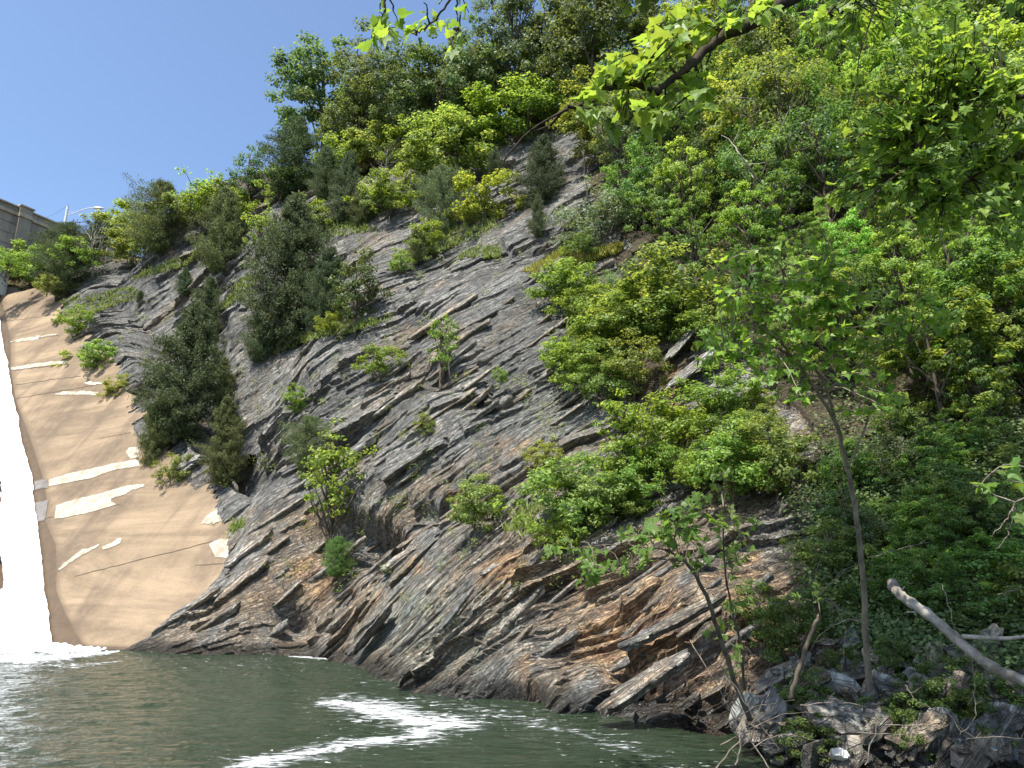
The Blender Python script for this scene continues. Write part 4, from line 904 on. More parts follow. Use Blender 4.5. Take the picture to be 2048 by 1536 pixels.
for (u, v) in spots:
    if u < np.interp(v, WOODL[:, 1], WOODL[:, 0]): continue
    p, t = ghit(u, v)
    if p is None: continue
    if v < 520: kd = rng.choice(['tall0', 'tall1', 'tall2', 'wood3', 'big1', 'tall0', 'open0', 'open1']); hm = rng.uniform(7.0, 13.0); z = 'a'; wx = rng.uniform(.75, 1.1)
    elif v < 880: kd = rng.choice(['tall0', 'tall1', 'tall2', 'wood0', 'open0']); hm = rng.uniform(3.6, 8.0) * (t / 34) ** .5; z = 'b'; wx = rng.uniform(.7, 1.1)
    else:
        if rng.random() < 0.12: continue
        kd = rng.choice(['bush0', 'bush1', 'bush2', 'greybush']); hm = rng.uniform(0.8, 1.7); z = 'c'; wx = rng.uniform(1, 1.5)
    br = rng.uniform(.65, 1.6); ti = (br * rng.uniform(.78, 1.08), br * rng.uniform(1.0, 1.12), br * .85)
    if z == 'c': ti = tuple(x * .75 for x in ti)  # undergrowth shrubs tinted darker, tree shade put into the leaf colour
    tone_w = 'dark green' if br < .88 else ('mid green' if br < 1.08 else 'bright yellow green')
    if z == 'a': place_w = ('behind the hanging sycamore limb' if u < 1440 else 'above the pale bare trunks' if v < 280 and u < 1700 else 'around the pale bare trunks' if u < 1700 else 'behind the big leaves of the upper right corner'); 
    elif z == 'b': place_w = ('right of the yellow grass patch' if v < 640 and u < 1620 else 'behind the leaning young sycamore' if u < 1800 else 'at the right edge half way down')
    else: place_w = ('beside the thin grey trunk' if u < 1800 else 'uphill of the fallen log' if v > 1040 else 'at the right edge above the branch tip')
    kind_w = 'shrub' if z == 'c' or kd[:4] == 'bush' else 'tree'
    lab_w = '%s %s in the wood %s' % (tone_w, kind_w, place_w) if z != 'c' else '%s shrub in the shaded undergrowth %s' % (tone_w, place_w)
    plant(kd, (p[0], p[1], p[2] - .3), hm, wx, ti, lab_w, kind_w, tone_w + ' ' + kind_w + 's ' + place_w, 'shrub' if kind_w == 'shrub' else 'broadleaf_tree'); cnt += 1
for i in range(26):
    u, v = rng.uniform(1500, 2060), rng.uniform(1230, 1500)
    pv(['bush0', 'bush2', 'bush1'][i % 3], u, v, rng.uniform(35, 85), rng.uniform(.8, 1.3), (.6, .68, .6), 'small green plant growing among the dark slate pieces of the bottom right bank', 'plant', 'small plants among the slate pieces', 'plant')
for i in range(22):
    u, v = rng.uniform(1680, 2060), rng.uniform(880, 1250)
    pv(['wood1', 'wood2', 'sap2'][i % 3], u, v, rng.uniform(90, 170), rng.uniform(.8, 1.2), (.75, .9, .8), 'young leafy tree standing above the shaded undergrowth on the lower right slope', 'tree', 'young trees of the lower right slope', 'young_tree')
print('wood plants', cnt)

# ------------------------------------------------------------------ undergrowth, grass, dead stems
def surf_pts(poly, n, seed=0):
    a = np.array(poly, float); out = []
    lo, hi = a.min(0), a.max(0); tries = 0
    U = rng.uniform(lo[0], hi[0], n * 3); V_ = rng.uniform(lo[1], hi[1], n * 3); k = inpoly(U, V_, poly); U = U[k][:n]; V_ = V_[k][:n]
    ts = np.arange(10, 130, 0.5); d = pdir(U, V_); hitp = np.full((len(U), 3), np.nan); done = np.zeros(len(U), bool)
    for t in ts:
        p = CAM + d[~done] * t; h = H(p[:, 0], p[:, 1]); b = p[:, 2] < h; ix = np.nonzero(~done)[0][b]
        hitp[ix] = p[b]; done[ix] = True
    return hitp[done]
reg1 = [(1190, 220), (1400, 60), (2080, -40), (2100, 1370), (1900, 1350), (1740, 1310), (1640, 1260), (1640, 1180), (1600, 1060), (1600, 960), (1650, 850), (1500, 700), (1300, 640), (1290, 520), (1200, 400)]
hp = np.vstack([surf_pts(reg1, 1350), surf_pts([(1620, 900), (2100, 850), (2100, 1360), (1900, 1350), (1740, 1310), (1640, 1260), (1600, 1060)], 700)])
vs_, ns_, ss_ = [], [], []
for p in hp:
    t = p[1]; n = 46; r = 0.35 + 0.02 * t
    d = rdir(n); vs_.append(p + np.array([0, 0, .2]) + d * r * rng.random(n)[:, None] ** .5 * np.array([1, 1, .7])); ns_.append(d * .5 + np.array([-.3, -.3, .9]) + rng.normal(0, .4, (n, 3))); ss_.append((0.06 + 0.0028 * t) * rng.uniform(.6, 1.4, n))
v, f = leaf_quads(np.vstack(vs_), np.vstack(ns_), np.concatenate(ss_), .65)
ug = obj('undergrowth', mesh_np('undergrowth', v, f, [M['broad']])); tag(ug, 'green undergrowth carpeting the shaded right hand slope', 'undergrowth', kind='stuff')
def grass(name, zones, label, hgt=0.35, per=10, tint=(1, 1, 1)):
    V = []; Fc = []
    base_ = []
    for poly, n in zones:
        base_.append(surf_pts(poly, n))
    b = np.vstack(base_); b = np.repeat(b, per, 0) + rng.normal(0, .12, (len(b) * per, 3)) * [1, 1, 0.3]; n = len(b); 
    h_ = hgt * rng.uniform(.5, 1.4, n)[:, None]; lean = rng.normal(0, .35, (n, 3)); lean[:, 2] = 1; sd_ = rdir(n); sd_[:, 2] = 0; sd_ /= np.linalg.norm(sd_, axis=1)[:, None] + 1e-6
    wdt = 0.022 + 0.0006 * b[:, 1:2]
    v = np.stack([b - sd_ * wdt, b + sd_ * wdt, b + lean * h_], 1).reshape(-1, 3); v[:, 2] += 0.0
    o = obj(name, mesh_np(name, v, np.arange(n * 3).reshape(n, 3), [M['grass']])); o.color = (*tint, 1); tag(o, label, 'grass', kind='stuff'); return o
grass('grass', [([(1060, 545), (1110, 520), (1180, 505), (1245, 492), (1235, 505), (1150, 535), (1075, 552)], 700), ([(1050, 545), (1130, 500), (1160, 510), (1120, 535), (1060, 552)], 150)], 'patch of yellow green grass on the ledge at the right edge of the slate', .42, 10, (1.3, 1.25, .8))
grass('grass', [([(690, 330), (760, 300), (850, 292), (830, 310), (760, 325), (700, 350)], 500), ([(830, 280), (1000, 255), (1100, 235), (1080, 250), (990, 280), (850, 300)], 400)], 'dry straw coloured grass along the ridge top', .55, 8, (1.1, .95, 1))
grass('grass', [([(540, 690), (700, 640), (780, 640), (700, 665), (600, 690), (520, 720)], 350), ([(480, 560), (520, 540), (500, 600), (440, 620)], 160), ([(290, 540), (400, 500), (380, 530), (260, 560)], 250),
                ([(120, 600), (260, 575), (290, 590), (150, 640)], 260), ([(780, 520), (960, 430), (1010, 450), (830, 530)], 220), ([(920, 500), (1000, 490), (1000, 515), (920, 520)], 120), ([(600, 430), (700, 440), (760, 460), (640, 480)], 200),
                ([(860, 430), (1000, 420), (1010, 435), (870, 445)], 100), ([(1100, 1030), (1060, 1080), (1010, 1060), (1060, 1000)], 60), ([(1290, 880), (1420, 900), (1400, 960), (1290, 930)], 120),
                ([(1100, 700), (1180, 650), (1180, 680), (1130, 720)], 90), ([(460, 1050), (490, 1040), (490, 1060), (465, 1065)], 50)], 'scattered green grass tufts growing in the cracks of the slate', .30, 7, (.85, 1.05, .8))
# small leafy weeds in the cracks
wp = surf_pts(ROCK[:16] + [(1300, 1150), (900, 1250), (500, 1150), (250, 800)], 420); vs_, ns_, ss_ = [], [], []
for p in wp:
    n = rng.integers(10, 40); r = .12 + .004 * p[1]; d = rdir(n); vs_.append(p + N3 * .15 + d * r); ns_.append(d + np.array([-.3, -.3, .8])); ss_.append(np.full(n, .05 + .0016 * p[1]))
v, f = leaf_quads(np.vstack(vs_), np.vstack(ns_), np.concatenate(ss_), .5)
wo_ = obj('weeds', mesh_np('weeds', v, f, [M['lush']])); tag(wo_, 'tiny green weeds dotted over the slate cracks', 'weeds', kind='stuff')

def bare_tree(base, top, nbr, spread, rad, mat, name, label, cat, lean=0.0, depth=1, group=None):
    r = empty(name, base, label, cat, group); base = np.asarray(base, float); top = np.asarray(top, float) - base
    tp = wobble((0, 0, 0), top, 9, .04); mb = MB(); mb.tube(tp, np.linspace(rad, rad * .35, 9), 7); mb.build('trunk', M[mat], r, True)
    L = np.linalg.norm(top); mb = MB()
    for i in range(nbr):
        k = rng.integers(3, 9); d = rdir(1)[0]; d[2] = abs(d[2]) * .8 + .25; e_ = tp[k] + d * L * spread * rng.uniform(.5, 1.1)
        bp = wobble(tp[k], e_, 6, .08); mb.tube(bp, np.linspace(rad * .4, rad * .1, 6), 5)
        for _ in range(2 if depth else 0):
            q = bp[rng.integers(2, 6)]; d2 = rdir(1)[0]; d2[2] = abs(d2[2]); mb.tube(wobble(q, q + (d2 + d) * L * spread * .35, 4, .08), np.linspace(rad * .15, rad * .05, 4), 4)
    mb.build('branches', M[mat], r, True); return r
def bpx(u, v, ut, vt, rad, nbr, spread, mat, name, label, cat, fwd=0.0):
    p, t = ghit(u, v); q = P(ut, vt, t + fwd); return bare_tree(p - np.array([0, 0, .2]), q, nbr, spread, rad, mat, name, label, cat)
bpx(187, 555, 183, 470, .16, 22, .55, 'bark_pale', 'dead_tree', 'bare grey dead tree on the left shoulder above the spillway', 'dead tree')
bpx(663, 345, 668, 240, .14, 14, .4, 'bark_pale', 'dead_tree', 'slim whitish bare tree below the leftmost ridge tree', 'dead tree')
bpx(770, 365, 775, 300, .08, 16, .5, 'bark_pale', 'dead_shrub', 'bare pale shrub in the dry grass below the ridge', 'dead shrub')
bpx(570, 690, 560, 610, .10, 22, .8, 'twig', 'dead_shrub', 'tangle of bare grey branches at the foot of the tallest juniper', 'dead shrub')
bpx(1558, 440, 1547, 280, .12, 8, .4, 'bark_pale', 'bare_tree', 'pale straight trunk showing in the dark gap of the upper wood', 'bare tree', -2)
bpx(1545, 440, 1485, 315, .14, 8, .5, 'bark_pale', 'bare_tree', 'crooked pale trunk forking left in the upper wood', 'bare tree', -3)
bpx(1600, 430, 1575, 305, .10, 8, .5, 'bark', 'bare_tree', 'thin leaning brown trunk right of the pale straight trunk', 'bare tree', -3)
bpx(1500, 440, 1510, 200, .10, 10, .4, 'bark', 'bare_tree', 'tall thin grey trunk left of the pale straight trunk', 'bare tree', -2)
bpx(900, 750, 885, 640, .05, 6, .3, 'bark_pale', 'dead_sapling', 'thin pale dead stem beside the slender tree on the slate', 'dead sapling')
bpx(1175, 400, 1168, 300, .07, 8, .4, 'twig', 'dead_sapling', 'thin grey bare sapling at the left edge of the upper wood', 'dead sapling')

# ------------------------------------------------------------------ slate slabs and boulders
def slab_mesh(name, L, W, Th, seed, nseg=9):
    """irregular plate: x along the cleavage, y across, z thickness; pointed ragged ends"""
    r_ = np.random.default_rng(seed); th = np.linspace(0, 2 * np.pi, nseg * 2, endpoint=False); c, s = np.cos(th), np.sin(th)
    sx_ = np.sign(c) * np.abs(c) ** .8 * L / 2 * r_.uniform(.75, 1.1, len(th)); sy_ = np.sign(s) * np.abs(s) ** .6 * W / 2 * r_.uniform(.65, 1.1, len(th))
    n = len(th); z = r_.uniform(-.12, .12, n) * Th; tilt = sx_ * r_.uniform(-.03, .03)
    top = np.stack([sx_ * .985, sy_ * .96, Th / 2 + z + tilt], -1); mid = np.stack([sx_ * 1.0, sy_ * 1.0, Th * .30 + z * .6 + tilt], -1); bot = np.stack([sx_ * .9, sy_ * .72, -Th / 2 + z * .5 + tilt], -1)
    ctr = np.array([[0, 0, Th * .52], [0, 0, -Th * .5]]); v = np.vstack([top, mid, bot, ctr]); j = np.arange(n); j2 = (j + 1) % n
    f4 = np.vstack([np.stack([j + n, j2 + n, j2, j], -1), np.stack([j + 2 * n, j2 + 2 * n, j2 + n, j + n], -1)])
    f3 = np.vstack([np.stack([j, j2, np.full(n, 3 * n)], -1), np.stack([j2 + 2 * n, j + 2 * n, np.full(n, 3 * n + 1)], -1)])
    o = r_.uniform(-50, 50, 3)
    return mesh_np(name, v, [f4, f3], [M['rock']], False, dict(strat=v * [.9, .38, .6] + o, tone=np.full(len(v), r_.random()), rust=np.full(len(v), max(0, r_.random() - .35)), soil=np.zeros(len(v)), green=np.full(len(v), r_.random() * .5), low=np.full(len(v), .6)))
slabs = [slab_mesh('slate_slab', 2.6, 0.62, .20, s) for s in range(8)]
def orient(T, Nn):
    T = Vector(T).normalized(); Nn = Vector(Nn); Nn = (Nn - T * Nn.dot(T)).normalized(); B = Nn.cross(T)
    return Matrix((T, B, Nn)).transposed().to_4x4()
sl_pts = surf_pts([(350, 1240), (560, 1000), (800, 700), (1040, 480), (1220, 520), (1140, 720), (1290, 840), (1300, 1000), (1600, 1080), (1560, 1300), (1440, 1480), (1240, 1450), (850, 1370), (560, 1290)], 230)
for p in sl_pts:
    t = p[1]; nn = nrm_at(np.array([p[0]]), np.array([p[1]]))[0]; k = np.clip(t / 30, .55, 1.5) * rng.uniform(.45, 1.25)
    q, *_r = displace(p[None], nn[None]); q = q[0]
    Tt = T3 + Q3 * (-0.27 if abs(project(p)[0] - 850) < 220 and project(p)[1] > 1120 else 0.0) + rng.normal(0, .05, 3)
    nz = nn * 1 - Q3 * rng.uniform(.15, .6)
    o = obj('slate_slab', slabs[rng.integers(8)], hill); o.matrix_world = Matrix.Translation(q + nn * 0.02 * k) @ orient(Tt, nz) @ Matrix.Diagonal((k * rng.uniform(.7, 1.3), k, k * rng.uniform(.6, 1.4), 1))
# long tilted ribs at the right-hand foot
ribs = [(1180, 1450, 1400, 1300, .6, .7), (1230, 1330, 1480, 1190, .6, .5),
        (880, 1300, 960, 1180, .5, .2), (700, 1325, 800, 1200, .9, .3), (1330, 740, 1400, 650, .5, .2), (1330, 800, 1450, 700, .9, .3)]
for ri, (ua, va, ub, vb, wd, th) in enumerate(ribs):
    pa_, ta = ghit(ua, va); pb_, tb = ghit(ub, vb)
    if pa_ is None or pb_ is None: continue
    mid = (pa_ + pb_) / 2; Lg = np.linalg.norm(pb_ - pa_); nn = nrm_at(np.array([mid[0]]), np.array([mid[1]]))[0]
    me = slab_mesh('slate_rib', Lg * .85, wd * rng.uniform(1.5, 2.3), .12 + th * .16, int(ua), 16); o = obj('slate_rib', me, hill)
    o.matrix_world = Matrix.Translation(mid + nn * (.10 + .30 * (ri % 3) / 2)) @ orient(pb_ - pa_ + rng.normal(0, .12, 3), nn * .9 - Q3 * rng.uniform(.15, .6))
# loose stones of the scree bottom right
chips = [slab_mesh('slate_stone', .5, .32, .09, 100 + s, 5) for s in range(6)]
scp = surf_pts([(1480, 1430), (1560, 1330), (1700, 1290), (1900, 1290), (2080, 1380), (2080, 1540), (1560, 1540)], 330)
for p in scp:
    nn = nrm_at(np.array([p[0]]), np.array([p[1]]))[0] + rng.normal(0, .35, 3); k = rng.uniform(.3, 1.2) if rng.random() < .8 else rng.uniform(1.4, 2.4)
    o = obj('slate_stone', chips[rng.integers(6)], hill); o.matrix_world = Matrix.Translation(p - N3 * .05 + [0, 0, rng.uniform(.0, .25)]) @ orient(rdir(1)[0] + [1, 0, .2], nn) @ Matrix.Diagonal((k, k, k, 1))
def boulder(name, u, v, L, W, Th, dirpx, seed, label, lift=.2, mat=None, nv=None):
    if L > .8: L *= .85; W *= .85; Th *= .7; lift = .12
    p, t = ghit(u, v); q = P(u + dirpx[0], v + dirpx[1], t); me = slab_mesh(name, L, W, Th, seed, 14); o = obj(name, me)
    if mat: me.materials[0] = mat
    o.matrix_world = Matrix.Translation(p + np.array([0, -.25, lift])) @ orient(q - p, nv or (-.25, -.75, .6)); tag(o, label, 'boulder'); return o
boulder('boulder', 1655, 1448, 1.35, .95, .5, (50, 4), 1, 'large smooth rounded slate boulder at the foot of the thin trunk')
boulder('boulder', 1620, 1380, .8, .45, .25, (40, -25), 2, 'pale sunlit flat boulder above the large rounded boulder')
boulder('boulder', 1830, 1480, 1.5, .6, .3, (60, -60), 3, 'long tilted slate block at bottom right, left of the roots')
boulder('boulder', 1900, 1500, 1.3, .5, .3, (45, -70), 4, 'upright tilted slate block right of the long block')
boulder('boulder', 1890, 1400, 1.2, .7, .35, (40, -60), 5, 'grey slate block under the middle of the fallen log')
boulder('boulder', 1980, 1470, 1.4, .8, .4, (40, -50), 6, 'dark slate block in the bottom right corner')
boulder('boulder', 1960, 1300, 1.1, .6, .4, (45, -50), 7, 'slate block standing behind the fallen log')
boulder('boulder', 1790, 1390, 1.1, .5, .22, (60, 6), 8, 'flat slate plate in the scree below the fallen log')
boulder('boulder', 1740, 1470, .9, .5, .3, (50, -50), 9, 'small wedge of slate right of the large rounded boulder')
M['whitestone'] = simple_mat('pale_stone', (0.5, 0.47, 0.4), (0.75, 0.73, 0.68), 4, .7, .3)
boulder('stone', 1604, 1508, .22, .18, .26, (30, 0), 21, 'left white stone at the water edge below the rounded boulder', .05, M['whitestone'])['category'] = 'stone'
boulder('stone', 1666, 1510, .36, .2, .2, (30, 4), 22, 'right and wider white stone at the water edge', .05, M['whitestone'])['category'] = 'stone'

# ------------------------------------------------------------------ near trees with lobed leaves
def syc_leaf(seed, fold=.18):
    r_ = np.random.default_rng(seed)
    # half outline from the stalk round to the tip (unit leaf, tip along +y)
    half = [(0.04, -.02), (0.20, -.16), (0.30, -.03), (0.50, .02), (0.40, .18), (0.43, .40), (0.24, .42), (0.14, .56)]
    pts = [(0, 0)] + [(x * r_.uniform(.9, 1.1), y * r_.uniform(.95, 1.05)) for x, y in half] + [(0.0, .95)] + [(-x * r_.uniform(.9, 1.1), y * r_.uniform(.95, 1.05)) for x, y in half[::-1]]
    v = np.array([(x, y, fold * abs(x) - .22 * y * y + r_.normal(0, .015)) for x, y in pts]); c = np.array([[0, .32, -.02]])
    v = np.vstack([v, c]); n = len(pts); j = np.arange(n); f = np.stack([j, (j + 1) % n, np.full(n, n)], -1)
    return v, f
LEAFV = [syc_leaf(s, fo) for s, fo in ((1, .15), (2, .35), (3, .0), (4, -.15), (5, .5))]
LEAFM = [mesh_np('leaf', v, f, [M['syc']]) for v, f in LEAFV]
class Near:
    def __init__(s, base, name, label, cat, bark, size=.15, maxleaf=300, tint=(1, 1, 1)):
        s.root = empty(name, base, label, cat); s.o = np.array(base, float); s.bark = M[bark]; s.paths = []; s.size = size; s.nl = 0; s.max = maxleaf; s.tint = tint; s.tw = MB(); s.extra = []; s.nt = 0
    def branch(s, pts, r0, r1, name='branch', k=7, keep=True):
        """pts: list of (u, v, t) in the photo turned into world points"""
        w_ = polysm([P(*q) for q in pts], 5); n = len(w_)
        w_[1:-1] += rng.normal(0, .006 * (1 + r0 * 10), (n - 2, 3))
        mb = MB(); mb.tube(w_ - s.o, np.linspace(r0, r1, n), k, .08); mb.build(name, s.bark, s.root, True)
        if keep: s.paths.append(w_)
        return w_
    def leaf(s, p, d, size=None):
        sz = (size or s.size) * rng.uniform(.6, 1.25); d = d / (np.linalg.norm(d) + 1e-9)
        nn = np.array([0, 0, .8]) + np.array([-.25, -.45, .1]) + rng.normal(0, .38, 3); nn = nn - d * nn.dot(d); nn /= np.linalg.norm(nn); sd_ = np.cross(d, nn)
        m = np.stack([sd_, d, nn], 1) * sz; i = rng.integers(len(LEAFM))
        if s.nl < s.max:
            o = obj('leaf', LEAFM[i], s.root); mw = np.eye(4); mw[:3, :3] = m; mw[:3, 3] = p - s.o; o.matrix_local = Matrix(mw.tolist()); o.color = (*s.tint, 1); s.nl += 1
        else: s.extra.append((i, m, p - s.o))
    def cluster(s, u, v, ru, rv, t, n, per=6, size=None, tj=.12):
        allp = np.vstack(s.paths)
        for _ in range(n):
            a = rng.uniform(0, 2 * np.pi); r = math.sqrt(rng.random()); e_ = P(u + ru * r * math.cos(a), v + rv * r * math.sin(a), t * (1 + rng.normal(0, tj * .5)))
            k = np.argmin(((allp - e_) ** 2).sum(1)); b = allp[k]; L = np.linalg.norm(e_ - b)
            pth = wobble(b, e_, 6, .06, -.04); s.tw.tube(pth - s.o, np.linspace(.008, .003, 6) * (1 + .5 * L), 4); s.nt += 1
            for q in range(per):
                f = 1 - rng.random() ** 1.2 * min(.9, 1.0 / max(L, .3)); x = f * 5; i = int(min(4, x)); p = pth[i] + (pth[i + 1] - pth[i]) * (x - i)
                d = rng.normal(0, .55, 3) + np.array([-.1, -.2, -.45]) + (e_ - b) / max(L, .1) * .5
                d = d / np.linalg.norm(d); s.leaf(p + d * .03, d, size)
    def finish(s):
        if s.nt: s.tw.build('twigs', s.bark, s.root)['kind'] = 'stuff'
        if s.extra:
            V, Fc, k = [], [], 0
            for i, m, p in s.extra:
                v, f = LEAFV[i]; V.append(v @ m.T + p); Fc.append(f + k); k += len(v)
            o = obj('foliage', mesh_np('foliage', np.vstack(V), np.vstack(Fc), [M['syc']]), s.root); o['kind'] = 'stuff'; o.color = (*s.tint, 1)
# 1 thin leaning trunk tree right of centre
g_, gt = ghit(1742, 1400, 9)
n1 = Near(g_, 'sycamore_sapling', 'thin grey trunked young sycamore leaning left in front of the wooded slope', 'tree', 'bark_sap', .165, 300, (1.45, 1.5, .95))
t0 = gt
tr = n1.branch([(1742, 1400, t0), (1732, 1290, t0), (1726, 1150, t0 - .2), (1708, 1010, t0 - .4), (1690, 920, t0 - .6), (1672, 850, t0 - .8), (1640, 790, t0 - 1), (1600, 730, t0 - 1.1), (1560, 680, t0 - 1.2)], .07, .022, 'trunk', 9)
n1.branch([(1672, 850, t0 - .8), (1650, 770, t0 - .9), (1610, 700, t0 - 1), (1598, 640, t0 - 1)], .035, .015)
n1.branch([(1695, 935, t0 - .6), (1720, 880, t0 - .6), (1750, 800, t0 - .7)], .03, .012)
n1.branch([(1560, 680, t0 - 1.2), (1530, 650, t0 - 1.2), (1565, 590, t0 - 1.2), (1560, 530, t0 - 1.2), (1520, 500, t0 - 1.2)], .03, .01)
n1.branch([(1600, 725, t0 - 1.1), (1540, 690, t0 - 1.2), (1470, 690, t0 - 1.3), (1420, 720, t0 - 1.4)], .025, .008)
n1.branch([(1610, 735, t0 - 1.0), (1660, 700, t0 - 1), (1655, 620, t0 - 1), (1645, 560, t0 - 1)], .025, .008)
n1.branch([(1640, 790, t0 - 1), (1720, 730, t0 - .8), (1800, 690, t0 - .6), (1880, 670, t0 - .6)], .025, .008)
for (u, v, ru, rv, n) in [(1480, 560, 80, 60, 22), (1450, 690, 70, 50, 16), (1570, 620, 90, 60, 22), (1660, 560, 90, 60, 20), (1740, 640, 90, 55, 20), (1640, 690, 90, 50, 18), (1850, 620, 80, 50, 14), (1560, 780, 60, 45, 8), (1740, 780, 80, 45, 10), (1500, 740, 60, 40, 8), (1620, 490, 60, 40, 8)]:
    n1.cluster(u, v, ru, rv, t0 - 1, int(n * 2.1), 6)
n1.finish()
# 2 small arching sapling in front of the tilted ribs
g_, gt = ghit(1500, 1440, 9); t0 = min(gt, 14.5)
n2 = Near(P(1500, 1440, t0), 'sycamore_sapling', 'small sycamore sapling arching left in front of the tilted ribs of rock', 'tree', 'bark', .17, 300, (.95, 1.05, .95))
n2.branch([(1500, 1440, t0), (1462, 1340, t0 - .2), (1430, 1240, t0 - .5), (1400, 1165, t0 - .8), (1365, 1120, t0 - 1), (1330, 1100, t0 - 1.1)], .055, .02, 'trunk')
n2.branch([(1372, 1122, t0 - 1), (1300, 1120, t0 - 1.1), (1250, 1138, t0 - 1.2), (1180, 1143, t0 - 1.3)], .022, .006)
n2.branch([(1362, 1120, t0 - 1), (1350, 1085, t0 - 1.1), (1350, 1050, t0 - 1.2), (1330, 1030, t0 - 1.2)], .018, .006)
n2.branch([(1340, 1100, t0 - 1.1), (1240, 1090, t0 - 1.2), (1160, 1095, t0 - 1.3), (1090, 1100, t0 - 1.3)], .014, .004)
for (u, v, ru, rv, n) in [(1110, 1098, 28, 10, 4), (1180, 1110, 30, 15, 6), (1170, 1158, 25, 8, 3), (1220, 1130, 40, 20, 6), (1290, 1060, 50, 24, 9), (1350, 1060, 50, 26, 10), (1400, 1050, 40, 40, 8), (1280, 1110, 40, 20, 5), (1370, 1020, 40, 20, 6), (1390, 1120, 40, 20, 4), (1400, 980, 28, 14, 3)]:
    n2.cluster(u, v, ru, rv, t0 - 1.1, int(n * 1.4), 4)
n2.finish()
n3 = Near(P(1490, 1380, t0 + .3), 'sycamore_sapling', 'straight thin sapling stem right of the arching sapling', 'tree', 'bark', .16, 300, (1, 1.05, .9))
n3.branch([(1490, 1380, t0 + .3), (1478, 1280, t0), (1458, 1190, t0 - .2), (1446, 1090, t0 - .4), (1450, 1000, t0 - .5), (1455, 940, t0 - .5)], .03, .008, 'trunk')
for (u, v, ru, rv, n) in [(1470, 1085, 50, 18, 6), (1490, 1110, 40, 15, 4), (1440, 1040, 40, 18, 5), (1480, 1200, 30, 14, 4), (1450, 960, 30, 22, 4), (1500, 1045, 30, 16, 3), (1470, 1330, 20, 20, 3), (1420, 1290, 30, 40, 3)]:
    n3.cluster(u, v, ru, rv, t0 - .3, n, 4)
n3.finish()
# 3 sycamore limb hanging across the top
n4 = Near(P(2100, -700, 8), 'sycamore_tree', 'overhanging sycamore whose dark limbs and big lobed leaves fill the top right', 'tree', 'bark_dark', .15, 300, (1.35, 1.3, .95))
n4.branch([(2250, -420, 7.5), (1900, -190, 7.2), (1660, -50, 7), (1560, 10, 6.9), (1490, 55, 6.8), (1430, 85, 6.8), (1380, 130, 6.7), (1345, 160, 6.7), (1315, 188, 6.6)], .075, .026, 'limb', 9)
n4.branch([(1315, 188, 6.6), (1285, 172, 6.5), (1250, 172, 6.5), (1215, 178, 6.5), (1190, 200, 6.5), (1150, 213, 6.4), (1132, 217, 6.4), (1100, 250, 6.4)], .034, .012)
n4.branch([(1132, 217, 6.4), (1060, 262, 6.3), (1010, 318, 6.3), (988, 355, 6.3)], .012, .005)
n4.branch([(1100, 250, 6.4), (1064, 262, 6.3), (1055, 230, 6.2), (1062, 205, 6.2)], .007, .004)
n4.branch([(1312, 190, 6.6), (1316, 225, 6.5), (1330, 245, 6.5), (1350, 262, 6.6)], .018, .006)
n4.branch([(1355, 150, 6.7), (1335, 120, 6.7), (1325, 70, 6.6), (1340, 20, 6.6)], .015, .006)
n4.branch([(1900, -190, 7.2), (1830, -90, 9.5), (1700, -10, 11.6), (1640, 40, 12.0)], .05, .014)
n4.branch([(2250, -420, 7.5), (2230, -60, 10.5), (2080, 175, 12.2), (1980, 190, 12.4), (1900, 225, 12.4), (1850, 245, 12.4), (1820, 285, 12.4)], .07, .018)
n4.branch([(2225, 20, 11.2), (2080, 270, 12.4), (1960, 345, 12.5), (1890, 395, 12.5)], .05, .013)
n4.branch([(1900, 225, 12.4), (1875, 250, 12.3), (1850, 270, 12.3), (1838, 330, 12.3)], .014, .005)
n4.branch([(1900, -190, 7.2), (1250, -140, 6.2), (1000, -90, 6.0), (930, -40, 5.9), (890, 10, 5.9), (870, 40, 5.9), (845, 60, 5.9), (828, 66, 5.9)], .016, .004)
n4.branch([(930, -60, 5.9), (840, -50, 5.8), (775, -20, 5.8), (768, 30, 5.8), (763, 70, 5.8)], .02, .004)
n4.branch([(930, -60, 5.9), (915, -10, 5.9), (913, 30, 5.9), (918, 60, 5.9)], .012, .003)
for (u, v, ru, rv, t, n, per) in [(1320, 95, 45, 30, 6.6, 7, 5), (1370, 45, 30, 35, 6.6, 5, 5), (1230, 150, 45, 25, 6.5, 6, 5), (1210, 190, 40, 30, 6.5, 5, 5), (1290, 230, 60, 30, 6.5, 8, 5), (1400, 200, 35, 35, 6.6, 5, 5), (1260, 260, 50, 20, 6.5, 4, 4), (1440, 30, 30, 25, 6.7, 3, 4), (1500, 10, 60, 20, 6.8, 4, 4)]:
    n4.cluster(u, v, ru, rv, t, int(n * 1.9), per, .15)
for (u, v, ru, rv, n) in [(760, 50, 22, 30, 5), (750, 85, 20, 16, 3), (795, 40, 15, 15, 2), (815, 62, 12, 12, 2)]: n4.cluster(u, v, ru, rv, 5.8, n, 3, .12)
for (u, v, ru, rv, n) in [(860, 50, 20, 18, 3), (915, 80, 16, 20, 4), (930, 20, 12, 14, 2), (870, 8, 12, 6, 1), (840, 5, 8, 4, 1)]: n4.cluster(u, v, ru, rv, 5.9, n, 3, .10)
